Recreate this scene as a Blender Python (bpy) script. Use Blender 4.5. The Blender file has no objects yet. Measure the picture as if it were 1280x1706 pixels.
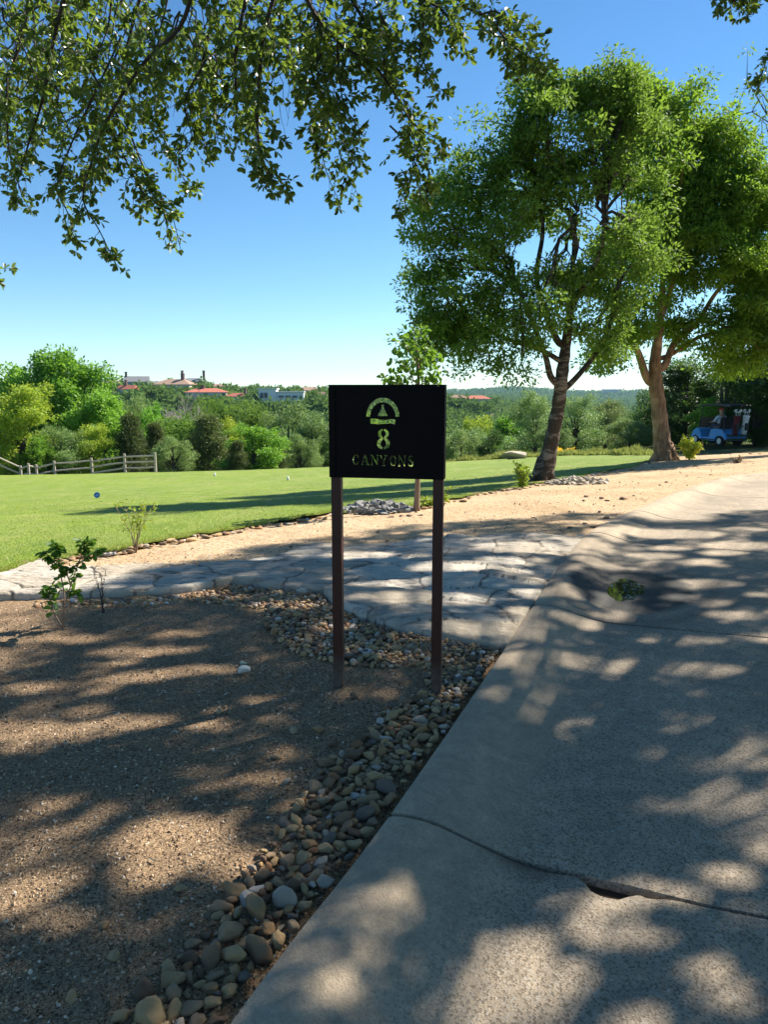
import bpy, bmesh, math, random
import numpy as np
from mathutils import Vector, Matrix
R = math.radians
sc = bpy.context.scene
col = sc.collection
random.seed(7); rng = np.random.default_rng(7)

# ------------------------------------------------------------------ camera
F = 1281.0
PITCH = R(9.0)
CAMH = 1.6
cam = bpy.data.cameras.new('camera'); camo = bpy.data.objects.new('camera', cam); col.objects.link(camo)
camo.location = (0, 0, CAMH); camo.rotation_euler = (R(90) - PITCH, 0, 0)
cam.sensor_fit = 'HORIZONTAL'; cam.sensor_width = 36; cam.lens = 36 * F / 1280
cam.clip_start = 0.05; cam.clip_end = 20000
sc.camera = camo
# ------------------------------------------------------------------ light
SUN_EL, SUN_AZ = 42.5, 56.0          # azimuth clockwise from +Y
S = Vector((math.cos(R(SUN_EL)) * math.sin(R(SUN_AZ)), math.cos(R(SUN_EL)) * math.cos(R(SUN_AZ)), math.sin(R(SUN_EL))))
w = bpy.data.worlds.new('World'); sc.world = w; w.use_nodes = True
wn = w.node_tree.nodes; wl = w.node_tree.links
sky = wn.new('ShaderNodeTexSky'); sky.sky_type = 'NISHITA'; sky.sun_disc = False
sky.sun_elevation = R(SUN_EL); sky.sun_rotation = R(SUN_AZ)
sky.air_density = 1.0; sky.dust_density = 0.0; sky.ozone_density = 2.5; sky.altitude = 1600
shs = wn.new('ShaderNodeHueSaturation'); shs.inputs['Saturation'].default_value = 1.18; shs.inputs['Value'].default_value = 1.0
smx = wn.new('ShaderNodeMix'); smx.data_type = 'RGBA'; smx.blend_type = 'MULTIPLY'; smx.inputs[0].default_value = 1; smx.inputs[7].default_value = (.88, .985, .97, 1)
wl.new(sky.outputs[0], shs.inputs['Color']); wl.new(shs.outputs[0], smx.inputs[6]); wl.new(smx.outputs[2], wn['Background'].inputs[0]); wn['Background'].inputs[1].default_value = 0.074
sl = bpy.data.lights.new('sun', 'SUN'); sl.energy = 5.0; sl.angle = R(0.53); sl.color = (1.0, 0.92, 0.80)
slo = bpy.data.objects.new('sun', sl); col.objects.link(slo)
slo.rotation_euler = (-S).to_track_quat('-Z', 'Y').to_euler(); slo.location = (20, 10, 30)
vs = sc.view_settings; vs.view_transform = 'Standard'; vs.look = 'None'; vs.exposure = 1.25; vs.gamma = 1
sc.cycles.max_bounces = 8; sc.cycles.transparent_max_bounces = 8

# ------------------------------------------------------------------ noise
def _h(i, j, s):
    v = np.sin(i * 127.1 + j * 311.7 + s * 74.7) * 43758.5453
    return v - np.floor(v)
def vn(x, y, s=0):
    xi = np.floor(x); yi = np.floor(y); fx = x - xi; fy = y - yi
    fx = fx * fx * (3 - 2 * fx); fy = fy * fy * (3 - 2 * fy)
    a = _h(xi, yi, s); b = _h(xi + 1, yi, s); c = _h(xi, yi + 1, s); d = _h(xi + 1, yi + 1, s)
    return (a * (1 - fx) + b * fx) * (1 - fy) + (c * (1 - fx) + d * fx) * fy
def fbm(x, y, o=4, s=0):
    t = 0; a = 0.5
    for k in range(o):
        t = t + a * (vn(x, y, s + k) - .5) * 2; x = x * 2.03 + 5.1; y = y * 2.03 + 3.7; a *= .5
    return t
def voro(x, y, s=0):
    xi = np.floor(x); yi = np.floor(y); f1 = np.full(x.shape, 9.); f2 = f1.copy(); idv = np.zeros(x.shape)
    for i in (-1, 0, 1):
        for j in (-1, 0, 1):
            cx = xi + i + .12 + .76 * _h(xi + i, yi + j, s); cy = yi + j + .12 + .76 * _h(xi + i, yi + j, s + 9)
            d = np.hypot(x - cx, y - cy); n = d < f1
            f2 = np.where(n, f1, np.minimum(f2, d)); f1 = np.where(n, d, f1); idv = np.where(n, _h(xi + i, yi + j, s + 20), idv)
    return f1, f2, idv

# ------------------------------------------------------------------ terrain height
TX = np.array([-60, -20, -10, -4, 0, 4, 10, 16, 26, 60.])
TY = np.array([-20, 6, 9, 12, 17, 23, 30, 38, 45, 60, 80.])
TZ = np.array([
 [0, 0, 0, 0, 0, 0, 0, 0, 0, 0],
 [0, 0, 0, 0, 0, 0, 0, 0, 0, 0],
 [-.2, -.18, -.15, -.09, -.02, 0, 0, 0, 0, 0],
 [-.6, -.5, -.42, -.33, -.2, -.05, 0, 0, 0, 0],
 [-1.4, -1.1, -1.0, -.85, -.65, -.34, -.1, 0, 0, 0],
 [-2, -1.7, -1.6, -1.4, -1.15, -.85, -.35, -.15, -.1, 0],
 [-2.6, -2.2, -2.1, -1.95, -1.75, -1.45, -.9, -.55, -.4, -.3],
 [-3, -2.75, -2.55, -2.35, -2.2, -1.95, -1.55, -1.1, -.9, -.6],
 [-4, -3.3, -3.1, -2.9, -2.8, -2.6, -2.2, -1.6, -1.2, -.8],
 [-8, -6.5, -6.3, -6.5, -7, -7, -5, -2.6, -1.8, -1.2],
 [-12, -10, -10, -10.5, -11, -11, -8, -4, -2.5, -2.]])
GX = np.arange(-60, 60.01, .5); GY = np.arange(-20, 80.01, .5)
_t = np.array([np.interp(GX, TX, r) for r in TZ])
GZ = np.array([np.interp(GY, TY, _t[:, i]) for i in range(len(GX))]).T
for _ in range(10):
    p = np.pad(GZ, 1, mode='edge'); GZ = (p[:-2, 1:-1] + p[2:, 1:-1] + p[1:-1, :-2] + p[1:-1, 2:] + 2 * GZ) / 6
FU = (np.array([-300, 0, 200, 400, 560, 740, 860, 960, 1080, 1300, 1600.]) - 640) / F
FD = np.array([50, 60, 90, 150, 250, 350, 450, 600, 900, 1500, 2600, 3200, 5200.])
FZ = np.array([
 [-5, -5, -5, -5, -5, -5, -5, -4.5, -3.5, -2, -1.5],
 [-7, -7, -6.5, -6.5, -7, -7.5, -7, -6.5, -5, -2, -1.5],
 [-10, -10, -10, -11, -12, -12.5, -12, -11, -8, -2.5, -2],
 [-13, -13, -13, -15, -16, -16, -17, -17, -13, -4, -3],
 [-8, -8, -9, -13, -14, -14, -19, -20, -16, -5, -4],
 [-3, -3, -4, -8, -9, -11, -17, -20, -17, -5, -4],
 [0, 0, 0, -4, -4, -9, -16, -20, -18, -5, -4],
 [4, 4, 3, 0, -1, -7.5, -15, -21, -20, -5, -4],
 [3, 3, 2, -1, -2, -8, -16, -24, -24, -6, -5],
 [-15, -15, -15, -15, -15, -17, -20, -30, -32, -15, -10],
 [-30, -30, -30, -28, -28, -26, -16, -30, -34, -28, -20],
 [-22, -22, -22, -20, -12, -9, 3, -13, -8, -6, -8],
 [-60, -60, -60, -60, -60, -60, -60, -60, -60, -60, -60]])
def far_h(x, y):
    d = np.hypot(x, y) ; yy = np.maximum(y, 1e-3)
    u = np.where(y > 0, np.clip(x / yy, FU[0], FU[-1]), np.where(x > 0, FU[-1], FU[0]))
    iu = np.clip(np.searchsorted(FU, u) - 1, 0, len(FU) - 2); tu = (u - FU[iu]) / (FU[iu + 1] - FU[iu]); tu = tu * tu * (3 - 2 * tu)
    ld = np.clip(d, FD[0], FD[-1]); k = np.clip(np.searchsorted(FD, ld) - 1, 0, len(FD) - 2)
    td = (ld - FD[k]) / (FD[k + 1] - FD[k]); td = td * td * (3 - 2 * td)
    z = (FZ[k, iu] * (1 - tu) + FZ[k, iu + 1] * tu) * (1 - td) + (FZ[k + 1, iu] * (1 - tu) + FZ[k + 1, iu + 1] * tu) * td
    z = z + fbm(x / 60, y / 60, 3, 3) * np.clip((d - 80) / 400, 0, 1) * 1.2
    z = z + fbm(x / 260, y / 260, 4, 5) * np.clip((d - 2200) / 600, 0, 1) * 9
    return z
def H(x, y):
    x = np.asarray(x, float); y = np.asarray(y, float)
    fx = np.clip((x + 60) / .5, 0, len(GX) - 1.001); fy = np.clip((y + 20) / .5, 0, len(GY) - 1.001)
    i = fx.astype(int); j = fy.astype(int); a = fx - i; b = fy - j
    n = (GZ[j, i] * (1 - a) + GZ[j, i + 1] * a) * (1 - b) + (GZ[j + 1, i] * (1 - a) + GZ[j + 1, i + 1] * a) * b
    t = np.clip((np.hypot(x, y) - 48) / 20, 0, 1); t = t * t * (3 - 2 * t)
    return n * (1 - t) + far_h(x, y) * t
def h1(x, y): return float(H(np.array([x]), np.array([y]))[0])
def ray(px, py):
    dx = (px - 640) / F; dy = (853 - py) / F; c, s = math.cos(PITCH), math.sin(PITCH)
    return np.stack(np.broadcast_arrays(dx, c + dy * s, -s + dy * c), -1)
def at(px, py, Y):
    r = ray(px, py); return Vector(r * (Y / r[1])) + Vector((0, 0, CAMH))
def ground(px, py):
    """where the sight line of a photo pixel meets the terrain (arrays allowed)"""
    px = np.atleast_1d(np.asarray(px, float)); py = np.atleast_1d(np.asarray(py, float))
    r = ray(px, py); t = np.full(px.shape, .6); done = np.zeros(px.shape, bool); lo = t.copy()
    for _ in range(420):
        nt = np.where(done, t, t * 1.015 + .01)
        z = CAMH + r[..., 2] * nt; hit = (z < H(r[..., 0] * nt, r[..., 1] * nt)) & ~done
        lo = np.where(hit, t, lo); t = nt; done = done | hit
        if done.all(): break
    hi = t.copy()
    for _ in range(18):
        m = (lo + hi) / 2; b = CAMH + r[..., 2] * m < H(r[..., 0] * m, r[..., 1] * m)
        hi = np.where(b, m, hi); lo = np.where(b, lo, m)
    return r[..., 0] * hi, r[..., 1] * hi
def g1(px, py):
    x, y = ground(px, py); return Vector((x[0], y[0], h1(x[0], y[0])))
def project(P):
    P = np.asarray(P); c, s = math.cos(PITCH), math.sin(PITCH); z = P[..., 2] - CAMH
    dep = P[..., 1] * c - z * s; up = P[..., 1] * s + z * c
    dep = np.where(np.abs(dep) < 1e-3, 1e-3, dep)
    return 640 + F * P[..., 0] / dep, 853 - F * up / dep, dep

# ------------------------------------------------------------------ scene helpers
def tag(o, label=None, cat=None, group=None, kind=None):
    if label: o['label'] = label
    if cat: o['category'] = cat
    if group: o['group'] = group
    if kind: o['kind'] = kind
    return o
def empty(name, loc, rz=0, label=None, cat=None, group=None):
    o = bpy.data.objects.new(name, None); col.objects.link(o); o.location = loc; o.rotation_euler = (0, 0, rz)
    o.empty_display_size = .1
    return tag(o, label, cat, group)
def link(name, me, mat, parent=None, loc=None):
    if mat and not me.materials: me.materials.append(mat)
    o = bpy.data.objects.new(name, me); col.objects.link(o)
    if parent: o.parent = parent
    if loc is not None: o.location = loc
    return o
def npmesh(name, V, Fc, smooth=False):
    """V (n,3); Fc (m,k) array of faces"""
    V = np.asarray(V, np.float32); Fc = np.asarray(Fc, np.int32); me = bpy.data.meshes.new(name)
    m, k = Fc.shape
    me.vertices.add(len(V)); me.vertices.foreach_set('co', V.ravel())
    me.loops.add(m * k); me.loops.foreach_set('vertex_index', Fc.ravel())
    me.polygons.add(m); me.polygons.foreach_set('loop_start', np.arange(0, m * k, k, dtype=np.int32))
    me.polygons.foreach_set('use_smooth', np.full(m, smooth)); me.update(calc_edges=True)
    return me
def attr(me, name, vals):
    a = me.attributes.new(name, 'FLOAT', 'POINT'); a.data.foreach_set('value', np.asarray(vals, np.float32).ravel())
def gridmesh(name, X, Y, Z, smooth=True, keep=None):
    n, m = X.shape; idx = np.arange(n * m).reshape(n, m)
    q = np.stack([idx[:-1, :-1], idx[:-1, 1:], idx[1:, 1:], idx[1:, :-1]], -1).reshape(-1, 4)
    V = np.stack([X, Y, Z], -1).reshape(-1, 3)
    a = V[q]; nz = (a[:, 1, 0] - a[:, 0, 0]) * (a[:, 2, 1] - a[:, 0, 1]) - (a[:, 1, 1] - a[:, 0, 1]) * (a[:, 2, 0] - a[:, 0, 0])
    if nz.mean() < 0: q = q[:, ::-1]
    if keep is not None:
        q = q[keep[q].all(1)]
    return npmesh(name, V, q, smooth)
class MB:
    """collects solids into one mesh"""
    def __init__(s): s.v = []; s.f = []
    def add(s, v, f):
        o = len(s.v); s.v += [tuple(p) for p in v]; s.f += [tuple(i + o for i in q) for q in f]
    def box(s, c, d, rot=None):
        M = rot or Matrix.Identity(3); c = Vector(c)
        p = [c + M @ Vector((x * d[0] / 2, y * d[1] / 2, z * d[2] / 2)) for x in (-1, 1) for y in (-1, 1) for z in (-1, 1)]
        s.add(p, [(0, 1, 3, 2), (4, 6, 7, 5), (0, 4, 5, 1), (2, 3, 7, 6), (0, 2, 6, 4), (1, 5, 7, 3)]); return s
    def tube(s, pts, rad, n=6, cap=True):
        pts = [Vector(p) for p in pts]; rad = list(rad) if hasattr(rad, '__len__') else [rad] * len(pts)
        o = len(s.v); t0 = (pts[1] - pts[0]).normalized(); u = t0.orthogonal().normalized()
        for i, p in enumerate(pts):
            t = (pts[min(i + 1, len(pts) - 1)] - pts[max(i - 1, 0)]).normalized()
            u = (u - t * u.dot(t)).normalized(); v = t.cross(u)
            for k in range(n):
                a = 2 * math.pi * k / n; q = p + (u * math.cos(a) + v * math.sin(a)) * rad[i]; s.v.append((q.x, q.y, q.z))
        for i in range(len(pts) - 1):
            for k in range(n):
                a = o + i * n + k; b = o + i * n + (k + 1) % n; s.f.append((a, b, b + n, a + n))
        if cap:
            s.f.append(tuple(o + k for k in range(n))[::-1]); e = o + (len(pts) - 1) * n; s.f.append(tuple(e + k for k in range(n)))
        return s
    def cyl(s, c, axis, r, h, n=20):
        a = Vector(axis).normalized(); c = Vector(c); return s.tube([c - a * h / 2, c + a * h / 2], r, n)
    def prism(s, pts, y0, y1, ax='y'):
        n = len(pts)
        def P(p, t): return (p[0], t, p[1]) if ax == 'y' else ((p[0], p[1], t) if ax == 'z' else (t, p[0], p[1]))
        s.add([P(p, y0) for p in pts] + [P(p, y1) for p in pts],
              [tuple(range(n)), tuple(range(2 * n - 1, n - 1, -1))] + [(i, i + n, (i + 1) % n + n, (i + 1) % n) for i in range(n)]); return s
    def mesh(s, name, smooth=False, bevel=0):
        me = bpy.data.meshes.new(name); me.from_pydata(s.v, [], s.f); bm = bmesh.new(); bm.from_mesh(me)
        bmesh.ops.recalc_face_normals(bm, faces=bm.faces)
        if bevel: bmesh.ops.bevel(bm, geom=list(bm.edges), offset=bevel, segments=2, affect='EDGES', clamp_overlap=True)
        for f in bm.faces: f.smooth = smooth
        bm.to_mesh(me); bm.free(); return me
    def build(s, name, mat, parent=None, loc=None, smooth=False, bevel=0):
        return link(name, s.mesh(name, smooth, bevel), mat, parent, loc)
def copy_tree(o, parent=None):
    c = o.copy(); col.objects.link(c)
    if parent: c.parent = parent
    for ch in o.children: copy_tree(ch, c)
    return c

# ------------------------------------------------------------------ materials
class NT:
    def __init__(s, name):
        s.m = bpy.data.materials.new(name); s.m.use_nodes = True; s.n = s.m.node_tree.nodes; s.l = s.m.node_tree.links
        s.p = s.n['Principled BSDF']; s.out = s.n['Material Output']
        s.tc = s.n.new('ShaderNodeTexCoord')
    def new(s, t, **k):
        n = s.n.new(t)
        for a, b in k.items(): setattr(n, a, b)
        return n
    def noise(s, scale, detail=4, rough=.55, vec=None, dist=0, coord='Object'):
        n = s.new('ShaderNodeTexNoise'); n.inputs['Scale'].default_value = scale; n.inputs['Detail'].default_value = detail
        n.inputs['Roughness'].default_value = rough; n.inputs['Distortion'].default_value = dist
        s.l.new(vec or s.tc.outputs[coord], n.inputs['Vector']); return n.outputs['Fac']
    def voronoi(s, scale, feature='F1', out='Distance', vec=None):
        n = s.new('ShaderNodeTexVoronoi'); n.feature = feature; n.inputs['Scale'].default_value = scale
        s.l.new(vec or s.tc.outputs['Object'], n.inputs['Vector']); return n.outputs[out]
    def ramp(s, fac, stops, interp='LINEAR'):
        n = s.new('ShaderNodeValToRGB'); n.color_ramp.interpolation = interp; e = n.color_ramp.elements
        while len(e) < len(stops): e.new(.5)
        for i, (p, c) in enumerate(stops):
            e[i].position = p; e[i].color = tuple(c) + (1,) if len(c) == 3 else c
        s.l.new(fac, n.inputs[0]); return n.outputs[0]
    def mix(s, fac, a, b, mode='MIX'):
        n = s.new('ShaderNodeMix'); n.data_type = 'RGBA'; n.blend_type = mode
        for i, v in ((0, fac), (6, a), (7, b)):
            if hasattr(v, 'links'): s.l.new(v, n.inputs[i])
            elif i == 0: n.inputs[0].default_value = v
            else: n.inputs[i].default_value = tuple(v) + (1,)
        return n.outputs[2]
    def math(s, op, a, b=0):
        n = s.new('ShaderNodeMath'); n.operation = op
        for i, v in ((0, a), (1, b)):
            if hasattr(v, 'links'): s.l.new(v, n.inputs[i])
            else: n.inputs[i].default_value = v
        return n.outputs[0]
    def attr(s, name): n = s.new('ShaderNodeAttribute'); n.attribute_name = name; return n.outputs['Fac']
    def bump(s, hgt, strength=.5, dist=.01, nrm=None):
        n = s.new('ShaderNodeBump'); n.inputs['Strength'].default_value = strength; n.inputs['Distance'].default_value = dist
        s.l.new(hgt, n.inputs['Height'])
        if nrm: s.l.new(nrm, n.inputs['Normal'])
        return n.outputs[0]
    def fin(s, colr=None, rough=None, nrm=None, metal=None, spec=None):
        for k, v in (('Base Color', colr), ('Roughness', rough), ('Normal', nrm), ('Metallic', metal), ('Specular IOR Level', spec)):
            if v is None: continue
            if hasattr(v, 'links'): s.l.new(v, s.p.inputs[k])
            elif k == 'Base Color': s.p.inputs[k].default_value = tuple(v) + (1,)
            else: s.p.inputs[k].default_value = v
        return s.m
def simple(name, c, rough=.6, metal=0, var=.12, scale=6, spec=.5):
    t = NT(name); n = t.noise(scale, 5)
    c2 = t.mix(n, [x * (1 - var) for x in c], [min(1, x * (1 + var)) for x in c])
    return t.fin(c2, rough, t.bump(n, .1, .005), metal, spec)
def leafmat(name, cols, trans=.4, tcol=(.25, .42, .04), rough=.5, spec=.3):
    t = NT(name); g = t.new('ShaderNodeNewGeometry'); oi = t.new('ShaderNodeObjectInfo')
    c = t.ramp(g.outputs['Random Per Island'], [(i / (len(cols) - 1), k) for i, k in enumerate(cols)])
    big = t.noise(.55, 2); c = t.mix(t.math('MULTIPLY', big, .55), c, [x * 1.5 + .01 for x in cols[-1]])
    hs = t.new('ShaderNodeHueSaturation'); t.l.new(c, hs.inputs['Color'])
    mr = t.new('ShaderNodeMapRange'); mr.inputs[3].default_value = .8; mr.inputs[4].default_value = 1.25
    t.l.new(oi.outputs['Random'], mr.inputs[0]); t.l.new(mr.outputs[0], hs.inputs['Value'])
    mh = t.new('ShaderNodeMapRange'); mh.inputs[3].default_value = .485; mh.inputs[4].default_value = .515
    t.l.new(t.math('FRACT', t.math('MULTIPLY', oi.outputs['Random'], 17.3)), mh.inputs[0]); t.l.new(mh.outputs[0], hs.inputs['Hue'])
    c = hs.outputs[0]
    t.fin(c, rough, spec=spec)
    tr = t.new('ShaderNodeBsdfTranslucent'); t.l.new(t.mix(.55, c, tcol), tr.inputs['Color'])
    ms = t.new('ShaderNodeMixShader'); ms.inputs[0].default_value = trans
    t.l.new(t.p.outputs[0], ms.inputs[1]); t.l.new(tr.outputs[0], ms.inputs[2]); t.l.new(ms.outputs[0], t.out.inputs['Surface'])
    return t.m
def barkmat(name, a, b, scale=9, strength=.9):
    t = NT(name); mp = t.new('ShaderNodeMapping'); mp.inputs['Scale'].default_value = (1, 1, .35); t.l.new(t.tc.outputs['Object'], mp.inputs[0])
    n = t.noise(scale, 7, .7, mp.outputs[0]); v = t.voronoi(scale * 2, vec=mp.outputs[0])
    c = t.mix(t.ramp(n, [(.35, (0, 0, 0)), (.65, (1, 1, 1))]), a, b)
    big = t.noise(1.7, 4); c = t.mix(t.ramp(big, [(.55, (0, 0, 0)), (.7, (.7, .7, .7))]), c, [x * 1.7 for x in b])
    return t.fin(c, .9, t.bump(t.math('MULTIPLY', n, v), strength, .05))
M = {}
# bare brown granite bed in the foreground
t = NT('bed_granite'); n1 = t.noise(1.1, 4); n2 = t.noise(70, 4, .85); v = t.voronoi(230, out='Color'); sp = t.new('ShaderNodeSeparateColor'); t.l.new(v, sp.inputs[0])
vd = t.voronoi(230)
c = t.mix(n1, (.62, .41, .235), (.78, .56, .35)); c = t.mix(t.ramp(n2, [(.36, (0, 0, 0)), (.52, (1, 1, 1))]), (.075, .044, .025), c)
c = t.mix(t.ramp(sp.outputs[0], [(.80, (0, 0, 0)), (.9, (.8, .8, .8))]), c, (.50, .37, .26))
c = t.mix(t.ramp(sp.outputs[1], [(.86, (0, 0, 0)), (.93, (.8, .8, .8))]), c, (.06, .038, .025))
c = t.mix(t.ramp(t.noise(3.1, 5, .7), [(.5, (0, 0, 0)), (.68, (.35, .35, .35))]), c, (.22, .15, .10))
M['bed'] = t.fin(c, .95, t.bump(n2, 1, .03, t.bump(vd, .9, .012)), spec=.15)
# sandy decomposed granite strip
t = NT('sandy_dirt'); n1 = t.noise(.7, 5); n2 = t.noise(38, 4, .8); v = t.voronoi(60, out='Color'); sp = t.new('ShaderNodeSeparateColor'); t.l.new(v, sp.inputs[0])
c = t.mix(t.ramp(n1, [(.3, (0, 0, 0)), (.7, (1, 1, 1))]), (.46, .325, .185), (.64, .49, .31)); c = t.mix(t.ramp(n2, [(.3, (.6, .6, .6)), (.6, (0, 0, 0))]), c, (.25, .145, .08))
c = t.mix(t.ramp(sp.outputs[0], [(.88, (0, 0, 0)), (.95, (1, 1, 1))]), c, (.62, .5, .38))
c = t.mix(t.ramp(sp.outputs[1], [(.86, (0, 0, 0)), (.93, (1, 1, 1))]), c, (.17, .10, .06))
M['dirt'] = t.fin(c, .95, t.bump(n2, .8, .02), spec=.1)
# lawn
t = NT('mown_grass'); n1 = t.noise(.22, 5, .6); n2 = t.noise(26, 3, .8); n3 = t.noise(2.6, 6, .75)
mp = t.new('ShaderNodeMapping'); mp.inputs['Scale'].default_value = (1, .3, 1); mp.inputs['Rotation'].default_value = (0, 0, R(20)); t.l.new(t.tc.outputs['Object'], mp.inputs[0])
n4 = t.noise(1.4, 5, .7, mp.outputs[0])
c = t.mix(t.ramp(n1, [(.3, (0, 0, 0)), (.7, (1, 1, 1))]), (.19, .26, .028), (.28, .355, .04))
c = t.mix(t.ramp(n4, [(.42, (0, 0, 0)), (.66, (.85, .85, .85))]), c, (.33, .34, .10)); c = t.mix(t.ramp(t.noise(.45, 5, .7), [(.52, (0, 0, 0)), (.7, (.5, .5, .5))]), c, (.13, .21, .03))
c = t.mix(t.ramp(n3, [(.3, (.5, .5, .5)), (.6, (0, 0, 0))]), c, (.09, .18, .025))
c = t.mix(t.ramp(n2, [(.35, (.7, .7, .7)), (.6, (0, 0, 0))]), c, (.07, .14, .02))
c = t.mix(t.ramp(t.attr('edge'), [(0, (0, 0, 0)), (1, (1, 1, 1))]), c, (.24, .24, .075))
M['lawn'] = t.fin(c, .75, t.bump(n2, .9, .03), spec=.2)
# understory of the woods
t = NT('wood_floor'); n1 = t.noise(.12, 6, .7); n2 = t.noise(3, 4, .7)
c = t.mix(n1, (.035, .055, .015), (.10, .13, .035)); c = t.mix(t.ramp(n2, [(.4, (0, 0, 0)), (.7, (.7, .7, .7))]), c, (.12, .10, .06))
M['floor'] = t.fin(c, .95, t.bump(n2, .8, .2), spec=.1)
# limestone flags
t = NT('limestone_flags'); n1 = t.noise(1.3, 5, .65); mp = t.new('ShaderNodeMapping'); mp.inputs['Scale'].default_value = (1, 3.2, 1); mp.inputs['Rotation'].default_value = (0, 0, R(10)); t.l.new(t.tc.outputs['Object'], mp.inputs[0])
n2 = t.noise(5, 8, .72, mp.outputs[0], .6); n3 = t.noise(60, 3, .7)
c = t.mix(t.ramp(n1, [(.3, (0, 0, 0)), (.7, (1, 1, 1))]), (.42, .385, .33), (.58, .53, .45))
c = t.mix(t.ramp(n2, [(.38, (.95, .95, .95)), (.50, (0, 0, 0))]), c, (.12, .11, .095))
c = t.mix(t.ramp(t.attr('stone'), [(0, (0, 0, 0)), (.5, (.25, .25, .25)), (1, (.75, .75, .75))]), c, (.40, .33, .24)); c = t.mix(t.ramp(t.attr('stone'), [(.1, (.6, .6, .6)), (.3, (0, 0, 0))]), c, (.62, .56, .46))
c = t.mix(t.ramp(t.attr('joint'), [(.1, (0, 0, 0)), (.7, (.9, .9, .9))]), c, (.20, .175, .14))
M['flag'] = t.fin(c, .85, t.bump(n2, .8, .03, t.bump(n3, .5, .004)), spec=.2)
# concrete
t = NT('road_concrete'); n1 = t.noise(.9, 5, .6); n2 = t.noise(70, 3, .8); v = t.voronoi(150, out='Color'); sp = t.new('ShaderNodeSeparateColor'); t.l.new(v, sp.inputs[0]); n3 = t.noise(6, 6, .7)
c = t.mix(t.ramp(n1, [(.3, (0, 0, 0)), (.7, (1, 1, 1))]), (.45, .355, .25), (.57, .455, .32))
c = t.mix(t.ramp(n3, [(.35, (.55, .55, .55)), (.6, (0, 0, 0))]), c, (.20, .185, .16))
kf = t.attr('kerb')
spk = t.math('SUBTRACT', 1.15, t.math('MULTIPLY', kf, .6))
c = t.mix(t.math('MULTIPLY', t.ramp(sp.outputs[0], [(.74, (0, 0, 0)), (.85, (.9, .9, .9))]), spk), c, (.47, .41, .33))
c = t.mix(t.math('MULTIPLY', t.ramp(sp.outputs[1], [(.70, (0, 0, 0)), (.80, (.75, .75, .75))]), spk), c, (.17, .135, .095))
c = t.mix(t.ramp(n2, [(.35, (.5, .5, .5)), (.55, (0, 0, 0))]), c, (.22, .18, .13))
c = t.mix(t.math('MULTIPLY', kf, .4), c, (.53, .42, .29)); c = t.mix(t.ramp(t.noise(11, 6, .75), [(.4, (.28, .28, .28)), (.62, (0, 0, 0))]), c, (.15, .125, .095))
c = t.mix(t.ramp(t.noise(.5, 6, .7, None, 1.2), [(.5, (0, 0, 0)), (.66, (.45, .45, .45))]), c, (.15, .13, .105)); hv = t.noise(1.1, 8, .6, None, .4); c = t.mix(t.ramp(hv, [(.497, (0, 0, 0)), (.5, (.3, .3, .3)), (.503, (0, 0, 0))]), c, (.16, .13, .10))
wet = t.attr('wet'); wf = t.math('ADD', wet, t.math('MULTIPLY', t.math('SUBTRACT', n3, .5), .35))
wf = t.ramp(wf, [(.28, (0, 0, 0)), (.42, (1, 1, 1))]); c = t.mix(wf, c, (.04, .038, .034))
rim = t.ramp(wet, [(.05, (0, 0, 0)), (.18, (.5, .5, .5)), (.32, (0, 0, 0))]); c = t.mix(rim, c, (.10, .085, .07))
c = t.mix(t.attr('soil'), c, (.10, .055, .032))
rg = t.new('ShaderNodeMapRange'); rg.inputs[3].default_value = .85; rg.inputs[4].default_value = .7; t.l.new(wf, rg.inputs[0])
M['conc'] = t.fin(c, rg.outputs[0], t.bump(n2, .35, .005, t.bump(t.voronoi(150), .5, .004, t.bump(n3, .3, .02))), spec=.25)
M['soil'] = simple('crack_soil', (.06, .035, .02), .95, var=.5, scale=60)
t = NT('puddle_water'); t.p.inputs['IOR'].default_value = 1.33
M['water'] = t.fin((.012, .014, .012), .02, t.bump(t.noise(5, 2), .12, .01), spec=.9)
# sign steel
t = NT('dark_brown_steel'); n = t.noise(40, 4); M['steel'] = t.fin(t.mix(n, (.005, .0032, .003), (.009, .005, .0045)), .6, t.bump(n, .08, .002), spec=.12)
t = NT('post_steel'); n = t.noise(25, 5, .7); n2 = t.noise(4, 5)
sxyz = t.new('ShaderNodeSeparateXYZ'); t.l.new(t.tc.outputs['Object'], sxyz.inputs[0])
low = t.new('ShaderNodeMapRange'); low.inputs[1].default_value = .18; low.inputs[2].default_value = .08; t.l.new(t.math('ADD', sxyz.outputs[2], t.math('MULTIPLY', t.math('SUBTRACT', n2, .5), .07)), low.inputs[0])
c = t.mix(n, (.055, .015, .009), (.085, .024, .013)); c = t.mix(t.math('MULTIPLY', low.outputs[0], t.ramp(n, [(.4, (.4, .4, .4)), (.6, (1, 1, 1))])), c, (.13, .10, .08))
M['post'] = t.fin(c, .5, t.bump(n, .12, .002), spec=.4)
M['bark_grey'] = barkmat('oak_bark_grey', (.06, .05, .04), (.20, .17, .14))
t = NT('bark_band'); mp = t.new('ShaderNodeMapping'); mp.inputs['Scale'].default_value = (1, 1, 2.6); t.l.new(t.tc.outputs['Object'], mp.inputs[0])
n = t.noise(3.2, 6, .65, mp.outputs[0], .5); n2 = t.noise(14, 6, .7); c = t.mix(n2, (.035, .028, .022), (.09, .072, .055)); c = t.mix(t.ramp(n, [(.50, (0, 0, 0)), (.60, (.85, .85, .85))]), c, (.27, .225, .18))
M['bark_band'] = t.fin(c, .9, t.bump(n2, .9, .04, t.bump(n, .4, .03)), spec=.2)
M['bark_brown'] = barkmat('bark_brown', (.15, .08, .045), (.40, .25, .15), 11)
M['bark_dark'] = barkmat('bark_dark', (.035, .028, .022), (.10, .085, .07))
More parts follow.
